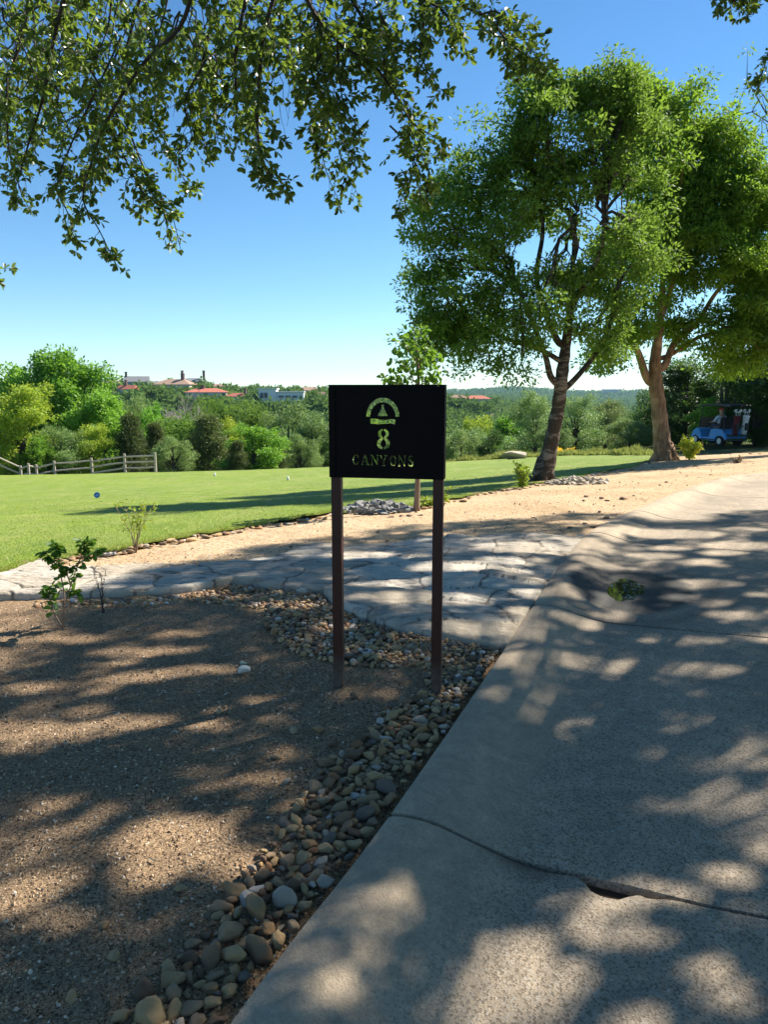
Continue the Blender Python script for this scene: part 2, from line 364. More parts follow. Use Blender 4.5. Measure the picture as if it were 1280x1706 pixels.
M['twig'] = simple('twig_bark', (.06, .045, .035), .9, var=.3, scale=30)
M['dead'] = simple('dead_twig', (.36, .31, .28), .9, var=.3, scale=3)
M['oakleaf'] = leafmat('live_oak_leaf', [(.022, .045, .014), (.045, .085, .02), (.10, .15, .03), (.03, .06, .018)], .40, (.40, .58, .05), .38, .5)
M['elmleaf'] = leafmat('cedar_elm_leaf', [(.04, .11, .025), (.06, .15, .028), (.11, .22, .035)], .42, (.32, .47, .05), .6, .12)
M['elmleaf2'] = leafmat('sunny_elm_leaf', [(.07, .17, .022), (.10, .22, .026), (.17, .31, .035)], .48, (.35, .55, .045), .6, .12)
M['green'] = leafmat('bright_green_leaf', [(.075, .20, .02), (.11, .27, .028), (.18, .36, .045)], .45, (.28, .5, .03))
M['lime'] = leafmat('yellow_green_leaf', [(.19, .30, .025), (.27, .39, .03), (.36, .46, .045)], .4, (.45, .5, .04))
M['olive'] = leafmat('grey_green_leaf', [(.10, .18, .05), (.15, .245, .07), (.22, .32, .10)], .38, (.22, .3, .07))
M['cedar'] = leafmat('juniper_leaf', [(.05, .085, .022), (.08, .12, .03), (.12, .15, .045)], .3, (.12, .16, .03))
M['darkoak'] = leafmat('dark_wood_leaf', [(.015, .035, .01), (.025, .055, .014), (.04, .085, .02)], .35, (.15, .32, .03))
M['saplingleaf'] = leafmat('broad_sapling_leaf', [(.05, .13, .02), (.08, .18, .03)], .4, (.3, .5, .03), .4)
M['farwood'] = leafmat('far_wood_leaf', [(.055, .11, .028), (.075, .14, .035), (.10, .165, .045)], .3, (.18, .28, .05), .8, .03)
M['stem'] = simple('sapling_stem', (.22, .15, .10), .8, var=.25, scale=20)
M['yel'] = leafmat('yellow_bush_leaf', [(.35, .42, .03), (.5, .52, .05), (.6, .58, .08)], .4, (.6, .6, .05))
M['yellow'] = leafmat('yellow_flower', [(.6, .42, .02), (.75, .55, .03)], .3, (.8, .6, .05))
M['drygrass'] = leafmat('meadow_grass', [(.12, .2, .04), (.22, .28, .07), (.30, .32, .10)], .35, (.35, .4, .08))
M['brownleaf'] = leafmat('dry_leaf', [(.16, .10, .05), (.25, .17, .09), (.33, .28, .2)], .2, (.3, .2, .08))
def stonemat(name, stops, rough=.65):
    t = NT(name); g = t.new('ShaderNodeNewGeometry'); oi = t.new('ShaderNodeObjectInfo'); 
    r = t.math('FRACT', t.math('ADD', g.outputs['Random Per Island'], oi.outputs['Random']))
    c = t.ramp(r, stops, 'CONSTANT'); n = t.noise(35, 5, .7); n2 = t.noise(9, 4)
    c = t.mix(t.math('MULTIPLY', n2, .35), c, (.34, .19, .085)); c = t.mix(t.ramp(n, [(.38, (.6, .6, .6)), (.58, (0, 0, 0))]), c, (.09, .062, .042))
    return t.fin(c, rough, t.bump(n, .6, .008), spec=.3)
M['cobble'] = stonemat('river_cobble', [(0, (.48, .29, .13)), (.14, (.66, .44, .21)), (.27, (.32, .205, .115)), (.40, (.44, .32, .19)), (.50, (.58, .42, .22)), (.6, (.19, .165, .14)), (.67, (.42, .20, .085)), (.74, (.62, .53, .42)), (.82, (.15, .10, .065)), (.9, (.38, .27, .16)), (.95, (.78, .72, .64))])
M['gravel'] = stonemat('granite_gravel', [(0, (.34, .23, .14)), (.3, (.52, .38, .25)), (.5, (.09, .055, .035)), (.65, (.66, .50, .34)), (.85, (.82, .70, .55))], .85)
M['chunk'] = simple('pale_limestone', (.40, .35, .28), .85, var=.35, scale=9)
M['chunk_red'] = simple('reddish_rock', (.24, .15, .10), .9, var=.4, scale=14)
M['white'] = simple('white_plastic', (.8, .8, .8), .4, var=.03)
M['blue'] = simple('blue_plastic', (.02, .16, .62), .35, var=.05)
M['railwood'] = simple('weathered_rail', (.45, .39, .32), .9, var=.3, scale=7)

# ------------------------------------------------------------------ kerb line and road sweep
kx, ky = ground([390, 650, 845, 970, 1060, 1200, 1280], [1706, 1365, 1080, 900, 850, 798, 789])
KP = [(-1.95, -2.3), (-1.15, -.25)] + list(zip(kx, ky)) + [(12.0, 17.3), (20, 20.2), (34, 24.)]
def catmull(P, n=26):
    P = [np.array(p, float) for p in P]; P = [2 * P[0] - P[1]] + P + [2 * P[-1] - P[-2]]; out = []
    for i in range(1, len(P) - 2):
        for k in range(n):
            t = k / n; a, b, c_, d = P[i - 1:i + 3]
            out.append(.5 * ((2 * b) + (-a + c_) * t + (2 * a - 5 * b + 4 * c_ - d) * t * t + (-a + 3 * b - 3 * c_ + d) * t ** 3))
    out.append(P[-2]); return np.array(out)
KC = catmull(KP)
for _ in range(6): KC[1:-1] = (KC[:-2] + KC[2:] + 2 * KC[1:-1]) / 4
seg = np.hypot(*np.diff(KC, axis=0).T); KU = np.concatenate([[0], np.cumsum(seg)])
KT = np.gradient(KC, KU, axis=0); KT /= np.linalg.norm(KT, axis=1)[:, None]
for _ in range(30): KT[1:-1] = (KT[:-2] + KT[2:] + 2 * KT[1:-1]) / 4
KT /= np.linalg.norm(KT, axis=1)[:, None]
def kpos(u, s):
    x = np.interp(u, KU, KC[:, 0]); y = np.interp(u, KU, KC[:, 1]); tx = np.interp(u, KU, KT[:, 0]); ty = np.interp(u, KU, KT[:, 1])
    return x + ty * s, y - tx * s
def sdist(x, y):
    """signed distance right of the kerb line, and arc position"""
    x = np.asarray(x, float); y = np.asarray(y, float); sh = x.shape; x = x.ravel(); y = y.ravel()
    best = np.full(x.shape, 1e9); sg = np.zeros(x.shape); uu = np.zeros(x.shape)
    K = KC[::3]; U = KU[::3]
    for i in range(len(K) - 1):
        a = K[i]; b = K[i + 1]; ab = b - a; L = ab @ ab
        t = np.clip(((x - a[0]) * ab[0] + (y - a[1]) * ab[1]) / L, 0, 1); dx = x - a[0] - t * ab[0]; dy = y - a[1] - t * ab[1]
        d = dx * dx + dy * dy; m = d < best; best = np.where(m, d, best)
        sg = np.where(m, np.sign(dx * ab[1] - dy * ab[0]), sg); uu = np.where(m, U[i] + t * (U[i + 1] - U[i]), uu)
    return (np.sqrt(best) * sg).reshape(sh), uu.reshape(sh)
ROADW = 5.2
SP = np.array([0, .02, .08, .14, .22, .32, .42, .52, .7, 1.2, 3, ROADW])
SZ = np.array([.016, .024, .028, .026, .010, -.020, -.046, -.058, -.062, -.058, -.03, -.01])
pud = g1(1022, 968); pud_s, pud_u = [float(v[0]) for v in sdist(np.array([pud.x]), np.array([pud.y]))]
def ju(px, py):
    x, y = ground(px, py); return float(sdist(x, y)[1][0])
joints = sorted([ju(655, 1362), ju(900, 1012), ju(985, 890), ju(1050, 853), ju(1138, 818)])
joints = [joints[0] - 2.95] + joints + [joints[-1] + 3, joints[-1] + 6, joints[-1] + 9.2]
jbig = joints[1]
def roadz(x, y, u, s):
    z = np.interp(s, SP, SZ)
    z = np.convolve(np.pad(z, 2, mode='edge'), np.ones(5) / 5, 'valid') if z.ndim == 1 and len(z) > 8 else z
    d = np.exp(-(((u - pud_u) / .55) ** 2 + ((s - pud_s) / .38) ** 2)); z = z - .014 * d
    return z + H(x, y) + fbm(x * .8, y * .8, 3, 11) * .006 + fbm(x * 6, y * 6, 3, 12) * .0018
allj = [0.02] + joints + [KU[-1] - .1]
sgrid = np.concatenate([np.linspace(0, .62, 34), np.linspace(.66, 2.6, 66)[0:], np.linspace(2.7, ROADW, 22)])
def jwig(s, k):
    a = fbm(s * 1.6 + k * 7, s * 0 + k, 4, 30 + k) * (.022 if k == 2 else .006)
    return a + (s * 0)
Vs = []; Qs = []; A_w = []; A_s = []; A_k = []; off = 0
for k in range(len(allj) - 1):
    u0, u1 = allj[k], allj[k + 1]; n = int(np.clip((u1 - u0) / (.03 if k < 4 else .06), 8, 160))
    g = np.linspace(0, 1, n)[:, None]; s = sgrid[None, :]
    g0 = (.006 + .012 * np.abs(fbm(s * 3, s * 0 + 3, 3, 41))) if k == 2 else .014 + 0 * s
    g1_ = (.006 + .012 * np.abs(fbm(s * 3, s * 0 + 8, 3, 42))) if k == 1 else .014 + 0 * s
    chip = 0 * s
    if k == 1: chip = .075 * np.exp(-((s - .80) / .075) ** 4) + .02 * np.exp(-((s - .58) / .10) ** 2) + .03 * np.exp(-((s - .93) / .05) ** 2)
    lo = u0 + jwig(s, k) + g0; hi = u1 + jwig(s, k + 1) - g1_ - chip
    u = lo + (hi - lo) * g; ss = np.broadcast_to(s, u.shape)
    x, y = kpos(u, ss); z = np.interp(ss, SP, SZ)
    for _ in range(3): z[:, 1:-1] = (z[:, :-2] + z[:, 2:] + 2 * z[:, 1:-1]) / 4
    d = np.exp(-(((u - pud_u) / .5) ** 2 + ((ss - pud_s) / .28) ** 2)); z = z - .022 * d + .0035 * fbm(x * 11, y * 11, 4, 13) * np.clip(d * 2, 0, 1)
    z = z + H(x, y) + fbm(x * .8, y * .8, 3, 11) * .006 + fbm(x * 6, y * 6, 3, 12) * .002
    ed = np.minimum(u - lo, hi - u); z = z - .004 * np.exp(-ed / .007)
    nn, mm = u.shape; V = np.stack([x, y, z], -1).reshape(-1, 3); idx = np.arange(nn * mm).reshape(nn, mm)
    q = np.stack([idx[:-1, :-1], idx[:-1, 1:], idx[1:, 1:], idx[1:, :-1]], -1).reshape(-1, 4)
    ring = np.concatenate([idx[0, :], idx[1:, -1], idx[-1, ::-1][1:], idx[::-1, 0][1:]])
    W = V[ring].copy(); W[:, 2] -= .16; o2 = len(V); m = len(ring)
    q2 = np.stack([ring[:-1], o2 + np.arange(m - 1), o2 + np.arange(1, m), ring[1:]], -1)
    Vs.append(np.concatenate([V, W])); Qs.append(np.concatenate([q, q2]) + off); off += len(V) + m
    wt = np.exp(-(((u - pud_u - .02) / .74) ** 2 + ((ss - pud_s - .14) / .50) ** 2))
    so = np.zeros_like(u)
    if k == 1: so = .8 * np.exp(-((ss - .50) / .13) ** 2 - ((hi - u) / .05) ** 2)
    A_w += [wt.ravel(), np.zeros(m)]; A_s += [so.ravel(), np.zeros(m)]; A_k += [np.clip(1 - (ss - .25) / .3, 0, 1).ravel(), np.ones(m)]
me = npmesh('road', np.concatenate(Vs), np.concatenate(Qs)[:, ::-1], True); attr(me, 'wet', np.concatenate(A_w)); attr(me, 'soil', np.concatenate(A_s)); attr(me, 'kerb', np.concatenate(A_k))
bm = bmesh.new(); bm.from_mesh(me)
for e in bm.edges:
    if len(e.link_faces) == 2 and e.calc_face_angle(0) > .9: e.smooth = False
bm.to_mesh(me); bm.free()
tag(link('road', me, M['conc']), 'pale speckled concrete cart road with rolled kerb, joints and a wide crack', kind='structure')
# soil bed showing in the joints
uu = np.linspace(0, KU[-1] - .1, 300)[:, None]; s_ = np.linspace(.01, ROADW, 12)[None, :]; x, y = kpos(uu + 0 * s_, s_ + 0 * uu)
z = np.interp(s_ + 0 * uu, SP, SZ) + H(x, y) - .04
tag(link('joint_soil', gridmesh('joint_soil', x, y, z), M['soil']), 'dark soil lying in the road joints and crack', kind='structure')
# puddle
an = np.linspace(0, 2 * np.pi, 64, endpoint=False); rr = 1 + .5 * np.array([fbm(np.array([math.cos(a) * 1.5 + 9]), np.array([math.sin(a) * 1.5]), 4, 50)[0] for a in an])
du = .62 * np.sin(an) * rr; ds = .36 * np.cos(an) * rr; X, Y = kpos(pud_u - .02 + du, pud_s + .0 + ds)
zz = float(np.interp(pud_s, SP, SZ)) + h1(pud.x, pud.y) - .0162
bmv = MB(); bmv.prism([(a, b) for a, b in zip(X, Y)], zz - .03, zz, 'z')
tag(bmv.build('puddle', M['water']), 'small puddle lying in the gutter of the road', kind='structure')

# ------------------------------------------------------------------ ground sheets
th = np.concatenate([np.linspace(-40, 40, 420), np.linspace(41, 319, 120)]); th = R(1) * th
rr = np.concatenate([np.geomspace(.2, 60, 150), np.geomspace(62, 5200, 210)])
T, RR = np.meshgrid(np.append(th, th[0] + 2 * np.pi), rr, indexing='ij'); X = RR * np.sin(T); Y = RR * np.cos(T)
sd = np.where(RR < 60, 0, -1.) ; near = RR < 60
sdn = np.full(X.shape, -5.); sdn[near] = sdist(X[near], Y[near])[0]
Z = H(X, Y) - .12 * np.clip((46 - RR) / 6, 0, 1) - .35 * ((sdn > -.05) & (sdn < ROADW - .2))
tag(link('ground', gridmesh('ground', X, Y, Z), M['floor']), 'wooded ground falling into the valley and up to the far ridge', kind='structure')

def wob(px, k, a): return a * (fbm(px / 22., px * 0 + k, 4, 60 + k))
lawn_n = lambda px: np.interp(px, [-900, 0, 80, 180, 280, 400, 560, 700, 800, 900, 1000, 1060, 1098], [975, 958, 940, 925, 905, 884, 860, 846, 826, 806, 789, 777, 768]) + wob(px, 1, 4)
path_f = lambda px: np.interp(px, [-900, 0, 70, 120, 200, 300, 390, 450, 520, 600, 700, 800, 975], [975, 960, 941, 950, 947, 950, 944, 934, 914, 915, 903, 896, 893]) + wob(px, 2, 4)
path_n = lambda px: np.interp(px, [-900, 0, 200, 320, 390, 500, 538, 556, 600, 660, 740, 845, 900, 940, 975], [1010, 1000, 995, 985, 972, 988, 990, 1008, 1030, 1050, 1066, 1082, 990, 938, 895])
kerb_px = lambda px: np.interp(px, [970, 1000, 1060, 1130, 1200, 1280, 1400, 1700, 2400], [899, 879, 850, 822, 798, 789, 784, 780, 778])
def sheet(name, px, xn, yn, xf, yf, rows, off, power=1.0, bumpz=None):
    t = np.linspace(0, 1, rows)[None, :] ** power
    X = xn[:, None] * (1 - t) + xf[:, None] * t; Y = yn[:, None] * (1 - t) + yf[:, None] * t
    Z = H(X, Y) + off + (bumpz(X, Y) if bumpz else 0)
    return X, Y, Z, gridmesh(name, X, Y, Z)
# foreground bed
gx = np.arange(-9, 3.6, .032); gy = np.arange(-3, 10.4, .032); X, Y = np.meshgrid(gx, gy, indexing='xy')
sd, _ = sdist(X, Y)
Z = H(X, Y) - .012 + fbm(X * .9, Y * .9, 3, 70) * .022 + fbm(X * 9, Y * 9, 4, 71) * .011 - .035 * np.exp(-(np.abs(sd) / .07) ** 2)
tag(link('planting_bed', gridmesh('planting_bed', X, Y, Z, keep=(sd < .012).ravel()), M['bed']), 'brown crushed granite bed around the sign posts', kind='structure')
# sandy strip
px = np.concatenate([np.linspace(-900, 0, 60), np.linspace(4, 1400, 520), np.linspace(1420, 2400, 60)])
yn_ = np.where(px < 975, path_f(px) + 6, kerb_px(px) + .6); xn, yn = ground(px, yn_)
lf = lawn_n(px) - 5; xf, yf = ground(px, np.maximum(lf, 760))
Yend = 25.0; r_ = (px - 640) / F
dpp = Yend * np.ones_like(px); xr = r_ * dpp * 1.02; yr = dpp
wgt = px > 1098
xf = np.where(wgt, xr, xf); yf = np.where(wgt, yr, yf)
X, Y, Z, me = sheet('dirt_strip', px, xn, yn, xf, yf, 150, .014, 1.0, lambda x, y: fbm(x * 1.2, y * 1.2, 3, 80) * .02 + fbm(x * 7, y * 7, 3, 81) * .010)
tag(link('dirt_strip', me, M['dirt']), 'sandy orange dirt strip between the lawn and the paving', kind='structure')
# lawn
px = np.concatenate([np.linspace(-900, 0, 60), np.linspace(4, 1100, 420)])
xn, yn = ground(px, lawn_n(px)); yf = np.interp(px, [-900, 0, 400, 560, 740, 870, 1000, 1100], [45, 45, 46, 48, 46, 41, 34, 25.5]); xf = (px - 640) / F * yf * 1.02
X, Y, Z, me = sheet('lawn', px, xn, yn, xf, yf, 170, .034, 1.5, lambda x, y: fbm(x * .5, y * .5, 3, 85) * .05 + fbm(x * 5, y * 5, 3, 86) * .012)
tt = np.broadcast_to((np.linspace(0, 1, 170) ** 1.5)[None, :], X.shape); dn = np.hypot(X - xn[:, None], Y - yn[:, None]); df = np.hypot(X - xf[:, None], Y - yf[:, None])
attr(me, 'edge', np.clip(1 - dn / .35, 0, .7) + np.clip(1 - df / 1.5, 0, .6))
tag(link('lawn', me, M['lawn']), 'mown green golf lawn beyond the sandy strip', kind='structure')
lawn_near = (px, xn, yn)
# flagstone path
px = np.linspace(-700, 974, 950); xn, yn = ground(px, path_n(px)); xf, yf = ground(px, path_f(px))
t = np.linspace(0, 1, 110)[None, :]; X = xn[:, None] * (1 - t) + xf[:, None] * t; Y = yn[:, None] * (1 - t) + yf[:, None] * t
X = X + 0; wx = X + .26 * fbm(X * 1.5, Y * 1.5, 4, 90); wy = Y + .26 * fbm(X * 1.5 + 7, Y * 1.5, 4, 91)
f1, f2, idv = voro(wx / .56 + .25 * wy, wy / .40, 5); j = np.clip(1 - (f2 - f1) / .055, 0, 1)
strat = fbm(wx * 1.5 + idv * 30, wy * 6, 4, 93)
rough = np.abs(fbm(wx * 3.5, wy * 9, 4, 94))
Z = H(X, Y) + .062 + (idv - .5) * .008 - .010 * j ** 1.5 + np.round(strat * 5) / 5 * .020 - rough * .020 + .006 * fbm(X * 12, Y * 12, 3, 92)
sdp, _ = sdist(X, Y)
Z = Z - .03 * np.exp(-(np.minimum(np.broadcast_to(t, X.shape), 1 - t) / .012)) - .045 * np.clip((sdp + .5) / .5, 0, 1)
me0 = gridmesh('stone_path', X, Y, Z); n, m = X.shape
V = np.stack([X, Y, Z], -1); lip = V[:, 0].copy(); und = 0.02 * fbm(px / 14., px * 0, 3, 95); lip[:, 2] -= .13; lip[:, 1] += .015 + und
idx = np.arange(n * m).reshape(n, m); q = np.stack([idx[:-1, :-1], idx[1:, :-1], idx[1:, 1:], idx[:-1, 1:]], -1).reshape(-1, 4)
l = n * m + np.arange(n); q2 = np.stack([l[:-1], l[1:], idx[1:, 0], idx[:-1, 0]], -1)
me = npmesh('stone_path', np.concatenate([V.reshape(-1, 3), lip]), np.concatenate([q, q2]), True)
bpy.data.meshes.remove(me0)
attr(me, 'joint', np.concatenate([j.ravel(), np.full(n, .3)])); attr(me, 'stone', np.concatenate([idv.ravel(), np.full(n, .2)]))
tag(link('stone_path', me, M['flag']), 'irregular pale limestone flag paving crossing to the road', kind='structure')

# ------------------------------------------------------------------ leaves and branches
def leaf_arrays(P, D, N, L, W, detail):
    P = np.asarray(P); n = len(P); Sd = np.cross(D, N); Sd /= np.linalg.norm(Sd, axis=1)[:, None] + 1e-9; N = np.cross(Sd, D)
    L = np.broadcast_to(L, (n,))[:, None]; W = np.broadcast_to(W, (n,))[:, None]
    if detail:
        b = P; tp = P + D * L - N * L * .08
        l1 = P + D * L * .38 + Sd * W * .42 + N * W * .16; l2 = P + D * L * .76 + Sd * W * .46 + N * W * .12
        r1 = P + D * L * .38 - Sd * W * .42 + N * W * .16; r2 = P + D * L * .76 - Sd * W * .46 + N * W * .12
        V = np.stack([b, l1, l2, tp, r2, r1], 1).reshape(-1, 3); o = (np.arange(n) * 6)[:, None]
        return V, np.concatenate([o + [0, 3, 2, 1], o + [0, 5, 4, 3]])
    V = np.stack([P, P + D * L * .5 + Sd * W * .5, P + D * L, P + D * L * .5 - Sd * W * .5], 1).reshape(-1, 3)
    return V, (np.arange(n) * 4)[:, None] + np.array([0, 1, 2, 3])
def unit(a): return a / (np.linalg.norm(a, axis=-1, keepdims=True) + 1e-9)
def clump_leaves(C, rad, per, L, W, droop=.25, detail=False, flat=.7, r=None):
    """leaves around clump centres C"""
    g = r or rng; C = np.asarray(C); n = len(C) * per
    cc = np.repeat(C, per, 0); rd = np.repeat(np.broadcast_to(rad, (len(C),)), per)
    d = unit(g.normal(size=(n, 3))); q = d * (g.random(n) ** .45 * rd)[:, None]; q[:, 2] *= flat
    D = unit(d + g.normal(size=(n, 3)) * .7 + [0, 0, -droop]); N = unit(g.normal(size=(n, 3)) * .75 + [0, 0, .9] + d * .4)
    sz = .65 + .7 * g.random(n)
    return leaf_arrays(cc + q, D, N, L * sz, W * sz, detail)
def leafobj(name, V, Fc, mat, parent=None, loc=None):
    return link(name, npmesh(name, V, Fc), mat, parent, loc)
def join_arr(L):
    V = []; Q = []; o = 0
    for v, q in L: V.append(v); Q.append(q + o); o += len(v)
    return np.concatenate(V), np.concatenate(Q)
def curve3(a, b, bend, n=6, wig=0.0):
    a = Vector(a); b = Vector(b); m = (a + b) / 2 + Vector(bend); out = []
    for i in range(n + 1):
        t = i / n; p = a * (1 - t) ** 2 + m * 2 * t * (1 - t) + b * t * t
        if 0 < i < n and wig: p += Vector(rng.normal(size=3) * wig)
        out.append(p)
    return out

# ---- the two shade trees on the sandy strip
def shade_tree(name, label, basepx, Y, trunkpx, rads, forks, lobes, leaf, bark, ppm, leafL, per, gaps=(), cl=.34, dens=1.0):
    """lobes: (px, py, radius px, dY, fork index)"""
    b = at(basepx[0], basepx[1], Y); b.z = h1(b.x, b.y) - .05
    root = empty(name, b, 0, label, 'tree'); rel = lambda v: Vector(v) - b
    tp = [Vector((0, 0, 0))] + [rel(at(x, y, Y + dy)) for x, y, dy in trunkpx]
    tr = MB(); pts = [tp[0]]; rd = [rads[0]]
    # smooth the trunk line
    C = catmull([tuple(p) for p in tp], 7); rr = np.interp(np.linspace(0, 1, len(C)), np.linspace(0, 1, len(rads)), rads)
    rr = rr * (1 + .06 * np.array([math.sin(i * 1.7) for i in range(len(C))])); tr.tube([Vector(c) for c in C], rr, 14)
    for k in range(6):   # root flare
        a = k * 1.047 + .4; o = Vector((math.cos(a), math.sin(a), 0))
        tr.tube([o * rads[0] * .15 + Vector((0, 0, .55)), o * rads[0] * .75 + Vector((0, 0, .18)), o * rads[0] * 1.55 + Vector((0, 0, -.04))], [rads[0] * .5, rads[0] * .42, .03], 7)
    tro = tr.build('trunk', bark, root, smooth=True)
    br = MB(); fk = []
    for f in forks:    # each fork: list of (px, py, dY), r0, r1, starting at the trunk
        p = [rel(at(x, y, Y + dy)) for x, y, dy in f[0]]
        i0 = min(range(len(C)), key=lambda i: (Vector(C[i]) - p[0]).length); p = [Vector(C[max(i0 - 2, 0)])] + p
        cc = catmull([tuple(v) for v in p], 6); br.tube([Vector(c) for c in cc], np.linspace(f[1], f[2], len(cc)), 9)
        fk.append([Vector(c) for c in cc])
    fk.append([Vector(c) for c in C])
    allp = []; cls = []; lobw = []
    for (x, y, rp, dy, fi) in lobes:
        c = rel(at(x, y, Y + dy)); rad = rp / ppm; line = fk[fi]
        s = line[-1 - min(len(line) - 1, random.randint(0, 3))]
        pth = curve3(s, c, (0, 0, .15 * (c - s).length), 6, .06); l0 = max(.022, .035 * rad + .018); br.tube(pth, np.linspace(l0, .022, 7), 6)
        nc = int(dens * 19 * (rad / .32) ** 1.75 * .25) + 6
        d = unit(rng.normal(size=(nc, 3))); rr_ = rad * (rng.random(nc) ** .38) * .97; P = d * rr_[:, None]; P[:, 2] *= .85; P[:, 1] *= 1.15
        P += rng.normal(size=P.shape) * .16; st_ = rng.random(nc) < .10; P[st_] *= 1 + .38 * rng.random((st_.sum(), 1))
        P = P + np.array(c)
        wp = P + np.array(b); qx, qy, _ = project(wp); ok = np.ones(nc, bool)
        for (gx_, gy_, gr) in gaps: ok &= ((qx - gx_) ** 2 + (qy - gy_) ** 2) > (gr * (.7 + .6 * rng.random(nc))) ** 2
        P = P[ok]
        for i, p in enumerate(P):
            if i % 2 == 0:
                a = pth[random.randint(2, 6)]; e = Vector(p); br.tube(curve3(a, e, (0, 0, .08), 3, .03), [.018, .012, .009, .005], 4, False)
        allp.append(P)
    P = np.concatenate(allp)
    # sprays poking out of the outline
    V, Q = clump_leaves(P, cl * (.55 + .75 * rng.random(len(P))), per, leafL, leafL * .42, .25, flat=.58)
    br.build('branches', bark, root, smooth=True)
    leafobj('crown', V, Q, leaf, root)
    return root
shade_tree('elm_tree', 'large shade tree with leaning pale banded trunk at the lawn edge, left of its pair', (905, 803), 17.0,
    [(917, 745, 0), (930, 680, 0), (936, 630, 0), (942, 585, .1), (950, 520, .2), (955, 440, .2), (960, 360, .1)], [.23, .165, .145, .14, .115, .08, .05, .03],
    [([(918, 628, -.1), (908, 590, -.2), (880, 520, -.4), (850, 450, -.5)], .085, .035),
     ([(950, 640, .1), (985, 600, .4), (1010, 560, .6), (1030, 500, .8)], .075, .035),
     ([(925, 560, .2), (895, 470, .5), (905, 380, .5), (890, 300, .4)], .09, .03),
     ([(960, 500, .1), (1000, 420, -.2), (1010, 340, -.2)], .08, .03),
     ([(905, 585, 0), (860, 570, .3), (800, 545, .4), (770, 520, .2)], .06, .03)],
    [(765, 320, 55, .3, 2), (735, 365, 48, -.3, 0), (730, 432, 50, .2, 0), (755, 500, 62, 0, 4), (750, 575, 42, .4, 4), (800, 590, 34, -.3, 4), (830, 545, 45, 0, 0),
     (800, 275, 45, .2, 2), (852, 255, 55, 0, 2), (868, 205, 48, .3, 2), (880, 165, 32, -.2, 2), (930, 165, 42, .2, 2), (975, 150, 34, 0, 3), (1000, 195, 50, .4, 3), (930, 225, 62, -.5, 2),
     (860, 330, 62, .6, 2), (800, 390, 50, -.6, 0), (840, 470, 55, -.2, 0), (935, 330, 66, .6, 5), (990, 285, 60, -.3, 3), (1010, 380, 62, .2, 3), (900, 520, 62, -.6, 5), (965, 470, 62, .5, 5),
     (1030, 465, 60, .4, 1), (990, 540, 50, .3, 1), (1060, 370, 50, .8, 3), (1025, 240, 50, .8, 3), (870, 590, 28, -.4, 0), (1010, 585, 26, .5, 1), (700, 470, 26, .2, 4), (715, 530, 30, -.2, 4), (720, 580, 28, .3, 4), (775, 545, 48, .5, 4), (1040, 170, 40, .4, 3), (1060, 300, 45, .7, 3), (940, 280, 50, .3, 5), (820, 340, 55, .2, 0), (880, 260, 50, .4, 2), (790, 450, 45, .4, 0), (920, 460, 50, .3, 5), (1045, 160, 34, .2, 3), (1012, 145, 32, 0, 3), (905, 145, 28, .1, 2), (1075, 210, 40, .4, 3), (1080, 430, 40, .6, 3)],
    M['elmleaf'], M['bark_band'], 75.3, .10, 150, gaps=[(1018, 348, 30), (1045, 325, 20), (985, 365, 16), (885, 415, 26), (905, 400, 22), (815, 455, 16), (935, 405, 18), (770, 470, 12), (1000, 335, 12), (845, 425, 14), (950, 580, 14), (850, 560, 10), (960, 430, 14), (1040, 410, 12), (870, 300, 10), (780, 410, 12)], cl=.38, dens=.56)
